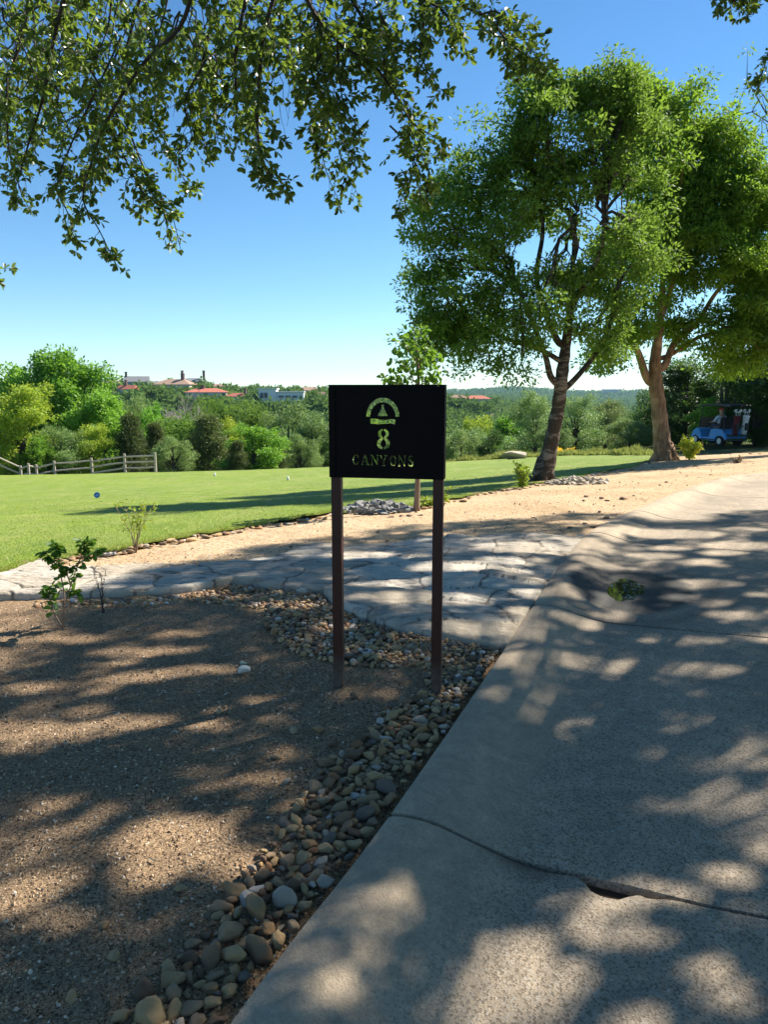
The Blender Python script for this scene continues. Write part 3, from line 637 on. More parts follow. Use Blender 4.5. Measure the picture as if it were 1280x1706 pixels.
shade_tree('elm_tree', 'large shade tree with upright brown forked trunk beside the sandy strip, right of its pair', (1108, 771), 23.0,
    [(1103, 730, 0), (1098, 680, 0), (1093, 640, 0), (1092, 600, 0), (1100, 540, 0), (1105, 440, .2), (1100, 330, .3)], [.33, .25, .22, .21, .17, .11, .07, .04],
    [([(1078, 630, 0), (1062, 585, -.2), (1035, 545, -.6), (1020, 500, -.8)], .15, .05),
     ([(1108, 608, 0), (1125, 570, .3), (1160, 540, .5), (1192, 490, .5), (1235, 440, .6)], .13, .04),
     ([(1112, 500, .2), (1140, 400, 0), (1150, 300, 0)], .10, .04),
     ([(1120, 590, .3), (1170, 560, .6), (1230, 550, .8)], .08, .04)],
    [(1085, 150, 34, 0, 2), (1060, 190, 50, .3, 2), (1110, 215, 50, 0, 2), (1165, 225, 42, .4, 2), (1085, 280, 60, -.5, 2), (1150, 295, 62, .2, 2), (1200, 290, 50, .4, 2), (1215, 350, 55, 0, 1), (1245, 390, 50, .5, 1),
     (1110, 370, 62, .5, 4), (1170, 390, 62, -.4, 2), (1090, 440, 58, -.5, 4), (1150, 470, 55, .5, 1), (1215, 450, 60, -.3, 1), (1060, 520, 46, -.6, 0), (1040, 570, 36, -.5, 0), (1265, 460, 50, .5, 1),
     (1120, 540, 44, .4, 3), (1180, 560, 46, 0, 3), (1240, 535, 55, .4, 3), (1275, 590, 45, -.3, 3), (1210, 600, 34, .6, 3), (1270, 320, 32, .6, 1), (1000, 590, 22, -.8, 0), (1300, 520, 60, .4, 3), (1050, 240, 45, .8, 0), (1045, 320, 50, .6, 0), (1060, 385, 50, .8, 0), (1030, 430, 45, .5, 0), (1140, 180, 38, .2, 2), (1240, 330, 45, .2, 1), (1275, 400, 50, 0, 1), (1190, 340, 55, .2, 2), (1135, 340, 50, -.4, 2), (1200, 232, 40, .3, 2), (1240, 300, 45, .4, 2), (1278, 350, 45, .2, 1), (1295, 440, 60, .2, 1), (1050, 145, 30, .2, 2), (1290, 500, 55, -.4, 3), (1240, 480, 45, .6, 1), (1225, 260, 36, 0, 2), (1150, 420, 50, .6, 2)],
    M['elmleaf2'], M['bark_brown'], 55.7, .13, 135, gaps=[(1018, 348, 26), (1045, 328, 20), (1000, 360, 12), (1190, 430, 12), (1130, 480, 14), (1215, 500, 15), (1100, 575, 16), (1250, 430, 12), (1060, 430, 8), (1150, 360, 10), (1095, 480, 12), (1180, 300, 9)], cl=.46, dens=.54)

# ---- live oak overhead: trunk behind the camera, canopy casting the dapples
OAK = Vector((3.0, -2.4, 0))
oak = empty('live_oak', OAK, 0, 'big live oak standing behind the viewer, its drooping leafy branches hanging into the top left', 'tree')
tb = MB(); tb.tube([Vector((0, 0, -.2)), Vector((-.1, .1, .6)), Vector((-.1, .3, 1.5)), Vector((.1, .5, 2.4)), Vector((.2, .8, 3.0))], [.42, .33, .29, .27, .22], 14)
tb.build('trunk', M['bark_dark'], oak, smooth=True)
br = MB()
top = OAK + Vector((.15, .7, 2.8))
def limb(pts, r0, r1):
    c = catmull([tuple(p) for p in pts], 6); br.tube([Vector(p) - OAK for p in c], np.linspace(r0, r1, len(c)), 8); return [Vector(p) for p in c]
L1 = limb([top, (2.0, .3, 4.3), (.8, 2.6, 4.6), (.0, 4.2, 4.25), (-.9, 4.9, 3.95)], .16, .04)
L2 = limb([top, (.6, -.8, 4.4), (-1.4, 1.6, 5.0), (-2.1, 3.6, 4.6), (-2.7, 4.8, 4.0)], .16, .035)
L3 = limb([top, (5.4, 1.4, 6.2), (7.4, 4.6, 8.4), (8.8, 8.0, 9.6)], .2, .04)
L4 = limb([top, (3.4, 2.2, 6.4), (4.4, 5.2, 8.6), (5.6, 8.6, 10.4)], .18, .03)
L5 = limb([top, (6.4, -.8, 6.4), (10.0, 2.4, 8.6), (12.4, 5.6, 9.4)], .18, .04)
L6 = limb([(2.0, .3, 4.3), (1.4, 1.8, 6.4), (1.4, 4.6, 8.6)], .1, .03)
L7 = limb([top, (.4, -2.2, 4.6), (-2.6, -1.0, 6.0), (-4.5, 1.0, 6.2)], .15, .04)
L8 = limb([(.8, 2.6, 4.6), (.9, 4.2, 4.4), (1.15, 5.6, 4.25)], .06, .02)
limbs = L1 + L2 + L3 + L4 + L5 + L6 + L7
# hanging strands (photo pixels give direction, depth varies)
strands = [  # tip, lift x, depth, thickness
 [(330, -60), (300, 40), (235, 110), (180, 200), (160, 255), (140, 330), (165, 385), (192, 440)],
 [(250, -50), (215, 60), (200, 160), (225, 250), (255, 310), (282, 355), (298, 415)],
 [(160, 150), (120, 240), (95, 310), (110, 350), (130, 400)],
 [(120, -50), (90, 60), (70, 160), (50, 230), (30, 290), (20, 325)],
 [(60, -50), (30, 80), (5, 180), (-10, 260)], [(10, 120), (15, 240), (28, 300), (48, 345)],
 [(180, 200), (210, 270), (240, 320), (270, 345), (285, 390)],
 [(300, 20), (275, 110), (262, 190), (280, 250), (310, 305), (325, 312)],
 [(370, -40), (345, 80), (330, 150), (335, 220), (345, 262)],
 [(420, -40), (395, 90), (392, 160), (365, 200), (360, 235)],
 [(470, -60), (440, 60), (430, 150), (428, 215), (440, 265), (455, 295), (478, 300)],
 [(470, 20), (485, 110), (515, 175), (530, 235), (545, 290), (565, 332)],
 [(500, 40), (520, 130), (560, 190), (585, 250), (608, 262)],
 [(490, -60), (520, 20), (570, 75), (620, 110), (655, 150), (690, 205), (745, 240)],
 [(640, 130), (672, 165), (688, 215), (690, 270), (680, 310), (664, 345)],
 [(560, -60), (590, 10), (625, 60), (675, 85), (720, 130), (735, 155)],
 [(640, -70), (690, -10), (735, 15), (760, 50), (775, 85)],
 [(740, -60), (770, 5), (810, 30), (850, 65), (885, 85), (915, 100)],
 [(800, 25), (830, 20), (860, 40), (895, 45)], [(830, 50), (850, 75), (880, 95), (910, 112)],
 [(560, 70), (565, 120), (575, 175), (600, 215)], [(530, 130), (545, 190), (560, 240), (575, 290), (592, 322)],
 [(690, -40), (705, 40), (700, 95), (725, 120)], [(630, 20), (650, 60), (640, 110), (655, 140)],
 [(400, 150), (415, 190), (425, 230), (430, 275)], [(200, 60), (170, 130), (130, 190), (80, 215), (60, 235)],
 [(150, 120), (200, 205), (180, 260), (150, 290), (120, 310)], [(650, 210), (700, 260), (715, 300), (700, 320)],
 [(-34, 450), (-22, 455), (-8, 459)], [(1165, -40), (1200, -10), (1230, 5), (1245, 25)], [(1225, -40), (1245, -5), (1262, 10)], [(1290, 60), (1275, 115), (1268, 140)],
 [(270, 60), (250, 120), (243, 170)], [(340, 100), (310, 170), (318, 230), (300, 260)], [(90, 0), (110, 90), (90, 160), (105, 220)],
 [(610, 0), (600, 60), (618, 110), (650, 130)], [(500, -20), (545, 60), (530, 110), (545, 150)], [(20, 20), (50, 110), (25, 180), (40, 220)]]
LP, LD, LN, LS = [], [], [], []
def rosette(p, d, n, size=.043):
    d = Vector(d).normalized()
    for _ in range(n):
        q = Vector(rng.normal(size=3)).normalized(); dd = (q * .9 + d * .7 + Vector((0, 0, -.12))).normalized()
        nn = Vector(rng.normal(size=3)) + Vector((.2, -.2, .8))
        LP.append(p + dd * .004); LD.append(dd); LN.append(nn.normalized()); LS.append(size * random.uniform(.6, 1.15))
def twig(p, d, length, r, rosn=4, size=.047):
    d = Vector(d).normalized(); n = max(3, int(length / .035)); pts = [p]; q = Vector(p)
    for i in range(n):
        d = (d + Vector(rng.normal(size=3)) * .22 + Vector((0, 0, -.07))).normalized(); q = q + d * length / n; pts.append(q.copy())
        if random.random() < .85: rosette(q, d, random.randint(1, rosn), size)
    br.tube([v - OAK for v in pts], np.linspace(r, r * .4, len(pts)), 4, False); rosette(q, d, rosn, size)
for i, st in enumerate(strands):
    if st[0][0] > 1100: Y0 = 6.0
    else: Y0 = 4.3 + 1.5 * ((i * 37) % 10) / 10
    if st[0] in ((180, 200), (160, 150), (640, 130), (150, 120), (650, 210)): Y0 = {180: 4.7, 160: 4.7, 640: 4.9, 150: 4.6, 650: 4.95}[st[0][0]]
    P = [at(x + random.uniform(-3, 3), y, Y0 - .35 * (len(st) - 1 - k) * .3) for k, (x, y) in enumerate(st)]
    c = [Vector(v) for v in catmull([tuple(p) for p in P], 9)]; n = len(c)
    br.tube([v - OAK for v in c], np.linspace(.011 if st[0][1] < 0 else .006, .002, n), 5, False)
    if st[0][1] < 0:      # tie the strand to the nearest limb
        a = min(limbs + L8, key=lambda v: (v - c[0]).length); br.tube([v - OAK for v in curve3(a, c[0], (0, 0, .15), 5, .02)], np.linspace(.024, .011, 6), 5, False)
    for k in range(2, n):
        f = k / n; d = (c[k] - c[k - 1]).normalized()
        nt = 1 if f > .6 else 2
        for _ in range(nt):
            if random.random() < .62:
                sd_ = (Vector(rng.normal(size=3)) + d * .8 + Vector((0, 0, -.5))).normalized()
                twig(c[k], sd_, random.uniform(.05, .20 * (1.35 - f)), .0022, random.randint(2, 5))
    rosette(c[-1], d, 6)
# dense mass above
env = lambda x: np.interp(x, [-60, 0, 60, 130, 200, 240, 275, 330, 400, 470, 520, 560, 600, 680, 760], [235, 245, 235, 225, 195, 150, 120, 175, 190, 175, 130, 110, 70, 28, 0])
k = 0
while k < 540:
    x = random.uniform(-80, 740); y = random.uniform(-120, 240)
    if y > env(x) * random.uniform(.55, 1.05) or (x > 560 and random.random() < .45): continue
    if (fbm(np.array([x / 45.]), np.array([y / 45.]), 3, 77)[0]) > .22 and random.random() < .9: continue
    k += 1; p = at(x, y, random.uniform(4.0, 6.6))
    d = Vector(rng.normal(size=3)) + Vector((0, 0, -.6)); twig(p, d, random.uniform(.12, .3), .0028, 5)
    if k % 5 == 0:
        q = at(x + random.uniform(-70, 70), y - random.uniform(60, 150), p.y); br.tube([v - OAK for v in curve3(q, p, (0, 0, .04), 4, .02)], [.008, .006, .005, .004, .003], 4, False)
for _ in range(26):  # bare hanging twigs
    x = random.uniform(10, 720); y = env(x) * random.uniform(.6, 1.0); p = at(x, y, random.uniform(4.2, 5.4))
    e = p + Vector((random.uniform(-.05, .05), 0, -random.uniform(.15, .38))); br.tube([v - OAK for v in curve3(p, e, (0, 0, 0), 6, .008)], np.linspace(.0025, .001, 7), 4, False)
# off-frame canopy shading bed, kerb and road, its gaps cut to the sun spots
lit = [  # photo pixel ellipses of sunlit ground (cx, cy, rx, ry)
 (60, 1215, 150, 16), (210, 1200, 70, 10), (345, 1205, 42, 9), (130, 1243, 70, 9), (70, 1140, 45, 8), (230, 1125, 60, 8), (330, 1115, 60, 7), (300, 1395, 85, 45), (395, 1430, 60, 22), (255, 1445, 40, 25), (40, 1485, 50, 32),
 (105, 1525, 40, 12), (80, 1338, 32, 10), (445, 1290, 30, 9), (485, 1250, 30, 8), (600, 1150, 48, 10), (60, 1060, 120, 6), (250, 1080, 90, 6), (20, 1030, 60, 6), (560, 1200, 20, 6), (300, 1055, 40, 4),
 (150, 1180, 30, 6), (380, 1180, 30, 5), (470, 1010, 60, 6), (560, 1045, 35, 6), (330, 990, 50, 5),
 (685, 1330, 45, 15), (645, 1400, 40, 18), (705, 1440, 30, 20), (780, 1455, 32, 18), (895, 1545, 52, 26), (1200, 1580, 26, 17), (1235, 1620, 25, 12), (910, 1412, 30, 12), (940, 1295, 42, 10), (1100, 1310, 60, 9),
 (1255, 1330, 60, 60), (1230, 1240, 70, 16), (1120, 1180, 120, 14), (900, 1180, 60, 12), (870, 1110, 60, 16), (1000, 1090, 110, 10), (1180, 1095, 70, 9), (740, 1290, 40, 12), (780, 1230, 40, 12), (760, 1160, 30, 10), (840, 1165, 40, 10),
 (570, 1640, 30, 22), (480, 1560, 20, 12), (720, 1590, 22, 14), (1100, 1520, 40, 9), (840, 1360, 36, 9), (1060, 1230, 50, 8), (960, 1030, 40, 6), (1230, 1420, 40, 12), (1040, 1440, 30, 9), (640, 1250, 30, 8), (690, 1210, 26, 8),
 (600, 1590, 26, 16), (1000, 1500, 34, 10), (1160, 1450, 30, 9), (950, 1600, 26, 13), (1080, 1660, 40, 14), (820, 1640, 30, 14),
 (700, 1010, 120, 9), (640, 985, 60, 6), (880, 920, 90, 9), (760, 955, 60, 6), (860, 1045, 60, 8), (760, 1060, 90, 8), (590, 935, 60, 5), (950, 985, 24, 8),
 (1120, 880, 90, 7), (1230, 900, 60, 6), (1000, 935, 40, 6), (1180, 960, 60, 6), (1060, 1000, 30, 5), (1230, 1010, 40, 5), (1150, 1050, 70, 5), (1010, 890, 30, 8), (1100, 915, 40, 4)]
lx = []; 
for (cx, cy, ax, ay) in lit:
    x, y = ground([cx, cx - ax, cx + ax, cx, cx], [cy, cy, cy, cy - ay, cy + ay]); lx.append((x[0], y[0], abs(x[2] - x[1]) / 2 + (.02 if cx < 640 else .035), abs(y[3] - y[4]) / 2 + (.01 if cx < 640 else .03)))
def sunlit(x, y):
    m = np.zeros(x.shape, bool)
    for (a, b, ra, rb) in lx: m |= ((x - a) / ra) ** 2 + ((y - b) / rb) ** 2 < 1
    return m
Sn = np.array(S)
NC = 30000
gx_ = rng.uniform(-9, 11, NC); gy_ = rng.uniform(-7, 12.0, NC); hz = rng.uniform(5.0, 7.2, NC) + .55 * np.clip(gy_ - 3.5, 0, 5) + .5 * np.clip(1.0 - gx_, 0, 3) + .18 * np.clip(gy_ - 5, 0, 9)
C = np.stack([gx_ + Sn[0] / Sn[2] * hz, gy_ + Sn[1] / Sn[2] * hz, hz], -1)
qx, qy, dep = project(C); vis = (dep > 0) & (qx > -40) & (qx < 1320) & (qy > -40) & (qy < 1750)
# where along the ground the shade ends: lawn, sandy strip and far road stay mostly open
far_edge = np.interp(gx_, [-6, -2.5, -1.2, 0, 1.5, 3, 5, 8], [4.8, 5.6, 8.3, 9.2, 9.8, 10.2, 10.4, 10.6]) + .8 * fbm(gx_ * .8, gy_ * .8, 3, 88)
thin = (fbm(gx_ * 1.0, gy_ * 1.2, 3, 99) > .38) | (((gx_ < -2.9) & (rng.random(NC) < .8)) | ((gx_ < -2.2) & (gy_ > .3) & (gy_ < 5.4) & (rng.random(NC) < .97)))
keep_ = ~vis & (gy_ < far_edge) & ~((fbm(gx_, gy_ * 1.2, 3, 99) > .38) & (rng.random(NC) < .5)) & ~(thin & (gx_ < -2.2))
sparse = (gy_ > 7.2) & (rng.random(NC) < .35); keep_ &= ~sparse
C = C[keep_]
V1 = clump_leaves(C, .17, 28, .08, .052, .2, False, .8)
lc = V1[0].reshape(-1, 4, 3).mean(1); lgx = lc[:, 0] - Sn[0] / Sn[2] * lc[:, 2]; lgy = lc[:, 1] - Sn[1] / Sn[2] * lc[:, 2]
for _ in range(220):      # many small holes cut through the leaves to drop random sun spots
    a_ = rng.uniform(-3.2, 5.5); b_ = rng.uniform(1.0, 9.5); q_ = rng.uniform(.035, .12) * (1.3 if a_ > 0 else .6); lx.append((a_, b_, q_ * rng.uniform(1, 1.8), q_))
wj = .05 * fbm(lgx * 4, lgy * 4, 3, 66); open_ = ~sunlit(lgx + wj, lgy + wj); V1 = (V1[0].reshape(-1, 4, 3)[open_].reshape(-1, 3), (np.arange(open_.sum()) * 4)[:, None] + np.array([0, 1, 2, 3]))
for p in C[::9]:
    p = Vector(p); a = min(limbs[::2], key=lambda v: (v - p).length)
    br.tube([v - OAK for v in curve3(a, p, (0, 0, .1), 4, .03)], [.018, .013, .009, .006, .003], 4, False)
# a few bigger boughs casting streaks on the sandy strip
n = len(LP); LP_ = np.array(LP); V2 = leaf_arrays(LP_, unit(np.array(LD)), unit(np.array(LN)), np.array(LS), np.array(LS) * .50, True)
V, Q = join_arr([V1, V2]); V = V - np.array(OAK)
br.build('branches', M['twig'], oak, smooth=True)
leafobj('crown', V, Q, M['oakleaf'], oak)

# ------------------------------------------------------------------ trees of the valley edge
def proto_tree(kind, seed):
    g = np.random.default_rng(seed); rs = random.Random(seed); hgt = 8.0
    tr = MB(); cr = []
    lean = Vector((rs.uniform(-.4, .4), rs.uniform(-.4, .4), 0))
    if kind == 'dead':
        tr.tube([Vector((0, 0, -.5)), lean * .3 + Vector((0, 0, 2.5)), lean + Vector((0, 0, 4.5))], [.22, .16, .1], 7)
        def rec(p, d, ln, r, lv):
            q = p + d * ln; tr.tube(curve3(p, q, Vector(g.normal(size=3)) * ln * .12, 3), [r, r * .85, r * .7, r * .5], 4, False)
            if lv == 0: return
            for _ in range(4 if lv > 1 else 5):
                nd = (d + Vector(g.normal(size=3)) * .55 + Vector((0, 0, .12))).normalized(); rec(p + (q - p) * rs.uniform(.4, 1), nd, ln * rs.uniform(.6, .8), r * .55, lv - 1)
        for a in range(8):
            rec(Vector((0, 0, rs.uniform(2, 4.5))) + lean * .5, Vector((math.cos(a * .8), math.sin(a * .8), rs.uniform(.5, 1.6))).normalized(), 1.9, .085, 3)
        return tr.mesh('trunk'), None
    if kind == 'cedar':
        tr.tube([Vector((0, 0, -.5)), Vector((0, 0, 4)), lean + Vector((0, 0, 7.2))], [.2, .13, .03], 7)
        n = 210; zz = g.random(n) ** .8 * 7.2 + .4; R0 = 2.5 * (1 - (zz / 8.6) ** 1.7); a = g.random(n) * 6.283; r_ = R0 * np.sqrt(g.random(n)) * (.8 + .4 * g.random(n))
        C = np.stack([np.cos(a) * r_, np.sin(a) * r_, zz], -1); V = clump_leaves(C, .6, 90, .24, .075, -.25, False, .9, g)
        for c in C[::5]: tr.tube([Vector((0, 0, c[2] * .8)), Vector(c)], [.05, .015], 4, False)
        return tr.mesh('trunk'), npmesh('crown', *V)
    top = {'oak': 6.4, 'green': 7.6, 'lime': 7.2, 'olive': 6.8, 'dark': 7.4}[kind]; wide = {'oak': 3.1, 'green': 2.9, 'lime': 2.5, 'olive': 2.9, 'dark': 3.3}[kind]
    tr.tube([Vector((0, 0, -.6)), lean * .2 + Vector((0, 0, 1.6)), lean * .6 + Vector((0, 0, 3.4)), lean + Vector((0, 0, top * .8))], [.26, .2, .15, .05], 8)
    lobes = []; k = 21 if kind != 'green' else 24
    for i in range(k):
        a = rs.uniform(0, 6.283); z = rs.uniform(.06, .95); r_ = wide * math.sqrt(max(.05, 1 - (2 * z - 1) ** 2)) * rs.uniform(.35, .82)
        lobes.append((r_ * math.cos(a), r_ * math.sin(a), .6 + z * top * .98, rs.uniform(.75, 1.35)))
    lobes.append((0, 0, top * .9, 1.0))
    Cs = []
    for (x, y, z, r_) in lobes:
        m = 24; d = unit(g.normal(size=(m, 3))); Cs.append(np.array([x, y, z]) + d * (r_ * g.random(m) ** .4)[:, None] * [1, 1, .8])
        tr.tube(curve3(Vector((0, 0, 1.2 + z * .3)), Vector((x, y, z)), (0, 0, .3), 4), [.09, .07, .05, .035, .02], 5, False)
    L = {'oak': .17, 'green': .22, 'lime': .19, 'olive': .16, 'dark': .19}[kind]
    V = clump_leaves(np.concatenate(Cs), .40, 40, L * .86, L * .46, .15, False, .75, g)
    return tr.mesh('trunk'), npmesh('crown', *V)
KM = {'green': 'green', 'lime': 'lime', 'oak': 'elmleaf', 'olive': 'olive', 'cedar': 'cedar', 'dark': 'darkoak', 'dead': None}
protos = {}
for k, ns in (('green', 3), ('lime', 2), ('oak', 2), ('olive', 3), ('cedar', 3), ('dark', 3), ('dead', 1)):
    protos[k] = []
    for s_i in range(ns):
        tm, cm = proto_tree(k, 100 + 7 * s_i + len(k))
        tm.materials.append(M['dead'] if k == 'dead' else M['bark_dark'])
        if cm: cm.materials.append(M[KM[k]])
        protos[k].append((tm, cm))
NM = {'green': 'broadleaf_tree', 'lime': 'broadleaf_tree', 'oak': 'oak_tree', 'olive': 'oak_tree', 'cedar': 'juniper_tree', 'dark': 'oak_tree', 'dead': 'dead_tree'}
cnt = [0]
def wood_tree(kind, px, toppy, wpx, Y, label, group=None, sink=0.3):
    x = (px - 640) / F * Y; p = at(px, toppy, Y); zg = h1(p.x, Y) - sink; hh = max(2.2, p.z - zg); cnt[0] += 1
    full = {'oak': 7.4, 'green': 8.6, 'lime': 8.2, 'olive': 7.8, 'cedar': 8.0, 'dark': 8.4, 'dead': 8.4}[kind]
    s = hh / full; wd = wpx / F * Y; sw = wd * 1.28 / {'oak': 7.2, 'green': 6.8, 'lime': 6.0, 'olive': 6.8, 'cedar': 5.6, 'dark': 7.6, 'dead': 6.5}[kind]
    sw = min(max(sw, s * .55), s * 1.9)
    r = empty(NM[kind], (p.x, Y, zg), random.uniform(0, 6.28), label, 'tree', group); r.scale = (sw, sw, s)
    tm, cm = random.choice(protos[kind])
    for nm, me_ in (('trunk', tm), ('crown', cm)):
        if me_: o = bpy.data.objects.new(nm, me_); col.objects.link(o); o.parent = r
    return r
named = [
 ('lime', 28, 628, 115, 50, 'yellow green tree at far left in front of the tall green trees'),
 ('green', 35, 590, 130, 60, 'tall green tree behind the yellow green one at the far left edge'),
 ('green', 112, 578, 140, 59, 'tallest bright green tree behind the left half of the rail fence'),
 ('green', 165, 650, 100, 56, 'bright green tree lower beside the tallest one, above the middle of the fence'),
 ('olive', 100, 700, 90, 50, 'grey green bushy tree low behind the rail fence'),
 ('lime', 150, 700, 60, 51, 'small fresh green tree just behind the fence middle posts'),
 ('green', 60, 715, 60, 49, 'low leafy bush just behind the left fence posts'),
 ('cedar', 215, 690, 60, 52, 'brownish olive juniper behind the right end of the fence'),
 ('green', 245, 668, 60, 62, 'round mid green tree below the grey roofed house'),
 ('olive', 218, 655, 70, 75, 'soft green tree on the slope just under the red roof at left'),
 ('olive', 287, 728, 60, 50, 'rounded grey green bush just right of the fence end'),
 ('cedar', 258, 705, 50, 55, 'dark juniper standing behind the fence end post'),
 ('dead', 305, 655, 115, 72, 'bare grey dead tree among green trees left of centre'),
 ('cedar', 345, 692, 80, 54, 'dark shaggy juniper at the lawn edge below the dead tree'),
 ('lime', 378, 700, 45, 58, 'yellow green narrow tree right of the shaggy juniper'),
 ('green', 425, 705, 100, 52, 'bright green and yellow tree at the lawn edge left of the sign'),
 ('oak', 415, 672, 90, 74, 'round dark green tree behind the bright lawn edge tree'),
 ('olive', 480, 668, 90, 66, 'pale grey green tree under the white modern house'),
 ('olive', 525, 690, 80, 60, 'pale grey green tree touching the left edge of the sign board'),
 ('olive', 500, 722, 60, 57, 'low grey green tree at the lawn edge beside the sign'),
 ('cedar', 395, 735, 40, 50, 'small dark juniper at the lawn edge below the yellow green tree'),
 ('cedar', 465, 735, 30, 53, 'narrow dark juniper in the gap right of the bright tree'),
 ('oak', 330, 672, 60, 90, 'mid green tree behind the dead tree'),
 ('oak', 370, 665, 70, 100, 'mid green tree under the long red roofed house'),
 ('olive', 770, 712, 66, 60, 'grey green tree at the lawn edge just right of the sign board'),
 ('dark', 818, 718, 50, 58, 'dark tree between the sign and the boulder'),
 ('lime', 790, 690, 60, 84, 'bright yellow green tree in the valley right of the sign'),
 ('green', 850, 700, 60, 80, 'fresh green tree in the valley above the boulder'),
 ('olive', 895, 640, 95, 50, 'tall grey green tree directly left of the pale banded trunk'),
 ('olive', 960, 646, 100, 46, 'tall grey green tree directly right of the pale banded trunk'),
 ('olive', 1012, 662, 75, 52, 'grey green tree right of the one beside the banded trunk'),
 ('olive', 1050, 720, 80, 44, 'low rounded grey green tree left of the brown forked trunk'),
 ('olive', 925, 715, 60, 43, 'low green bush behind the banded trunk'),
 ('dark', 1070, 675, 60, 80, 'dark tree in the valley left of the brown forked trunk'),
 ('cedar', 1080, 715, 40, 46, 'dark juniper touching the left side of the brown trunk'),
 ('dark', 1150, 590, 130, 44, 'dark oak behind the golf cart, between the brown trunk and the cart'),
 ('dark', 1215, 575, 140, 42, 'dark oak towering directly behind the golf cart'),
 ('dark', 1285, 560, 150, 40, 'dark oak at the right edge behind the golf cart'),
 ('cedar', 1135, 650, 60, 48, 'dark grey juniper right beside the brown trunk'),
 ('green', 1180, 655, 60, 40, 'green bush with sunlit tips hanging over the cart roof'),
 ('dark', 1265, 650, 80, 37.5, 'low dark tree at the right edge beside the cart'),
 ('dark', 1410, 400, 330, 37, 'dark tree just outside the right edge, enlarged to shade the golf cart'),  # off-frame helper tree, made tall and wide to keep sun off the cart
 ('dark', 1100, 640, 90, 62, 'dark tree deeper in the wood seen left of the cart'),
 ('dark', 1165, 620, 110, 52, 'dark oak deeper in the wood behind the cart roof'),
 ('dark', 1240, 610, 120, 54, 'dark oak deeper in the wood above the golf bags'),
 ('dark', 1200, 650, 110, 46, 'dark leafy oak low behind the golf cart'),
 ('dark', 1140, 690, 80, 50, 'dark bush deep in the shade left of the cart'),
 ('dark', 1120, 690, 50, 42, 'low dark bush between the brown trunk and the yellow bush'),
]
for (k, px_, ty, wp, Y_, lb) in named: wood_tree(k, px_, ty - (8 if 190 < px_ < 860 and k != 'cedar' else 0), wp * (1.15 if px_ < 860 else 1), Y_, lb)
# unnamed fill: rows of trees going down into the valley
def allow(px_): return np.interp(px_, [-100, 0, 150, 200, 330, 560, 740, 860, 900, 1000, 1080, 1110, 1300], [640, 640, 650, 668, 672, 680, 705, 705, 700, 705, 705, 640, 620])
for i in range(235):
    Y_ = 56 * (3.6) ** (random.random() ** .9); px_ = random.uniform(-120, 1400)
    x = (px_ - 640) / F * Y_; hh = random.uniform(4.5, 7.5); z = h1(x, Y_) + hh
    ty = 853 - F * math.tan(math.atan2(z - CAMH, Y_) + PITCH)
    a_ = float(allow(px_)) - (Y_ - 60) * .28
    if ty < a_: ty = a_ + random.uniform(0, 18)
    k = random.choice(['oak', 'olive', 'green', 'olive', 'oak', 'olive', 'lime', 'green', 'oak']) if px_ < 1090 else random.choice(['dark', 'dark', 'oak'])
    wood_tree(k, px_, ty, hh * random.uniform(.8, 1.1) * F / Y_, Y_, {'oak': 'round green tree in the wood filling the valley', 'olive': 'grey green tree in the wood filling the valley', 'green': 'bright green tree in the wood filling the valley', 'cedar': 'dark juniper in the wood filling the valley', 'lime': 'yellow green tree in the wood filling the valley', 'dark': 'dark oak in the wood filling the valley'}[k], 'trees in the wood filling the valley: ' + k, .3)
# sparse-twigged tree at the right edge
r = empty('sparse_tree', (17.2, 26, h1(17.2, 26) - .1), 0, 'thin leaved tree with bare dark twigs at the right edge of the photo', 'tree')
tr = MB(); tr.tube(curve3((0, 0, -.2), (-.3, 0, 8), (.5, 0, 0), 6, .1), np.linspace(.25, .07, 7), 9); C = []
base = Vector((17.2, 26, h1(17.2, 26) - .1))
for i in range(16):
    q = at(1300 - abs(random.gauss(0, 38)), random.uniform(120, 320), 26 + random.uniform(-1, 1)) - base
    c = curve3((random.uniform(-.2, .2), 0, random.uniform(5.5, 8)), q, Vector(rng.normal(size=3)) * .4, 6, .08); tr.tube(c, np.linspace(.07, .015, 7), 5, False)
    for p in c[3:]:
        for _ in range(3):
            e = p + Vector(rng.normal(size=3)) * .45; tr.tube(curve3(p, e, (0, 0, .05), 3, .03), [.018, .012, .008, .004], 4, False)
            if random.random() < .62: C.append(tuple(e))
tr.build('trunk', M['bark_dark'], r, smooth=True); V, Q = clump_leaves(np.array(C), .28, 22, .12, .05); leafobj('crown', V, Q, M['elmleaf'], r)

# far wood on the ridge (one mass)
NF = 5200; fY = 170 * (5.2 ** rng.random(NF)); fp = rng.uniform(-160, 1440, NF); fx = (fp - 640) / F * fY
fh = rng.uniform(3.2, 6.5, NF); fz = H(fx, fY) - .6
HS = [(228, 644, 40, 380), (213, 653, 30, 340), (251, 644, 26, 385), (190, 641, 40, 395), (292, 644, 70, 370), (322, 639, 44, 400), (345, 659, 72, 330), (395, 666, 40, 325), (362, 646, 26, 400), (470, 666, 80, 330), (516, 653, 26, 360), (536, 660, 24, 340), (795, 667, 50, 420), (764, 665, 34, 430)]
ex = []
for (hx_, hy_, hw_, hY_) in HS:
    for _ in range(16):
        Yq = hY_ - rng.uniform(14, 30); a_ = at(hx_ + rng.uniform(-.6, .6) * hw_, hy_ + rng.uniform(-1.5, 3), Yq); ex.append((a_.x, Yq, rng.uniform(5, 8), a_.z))
    for sd_ in (-1, 1):
        for _ in range(3): a_ = at(hx_ + sd_ * hw_ * rng.uniform(.5, .75), hy_ - rng.uniform(3, 9), hY_ + 4); ex.append((a_.x, hY_ + rng.uniform(-9, 9), rng.uniform(5, 8), a_.z))
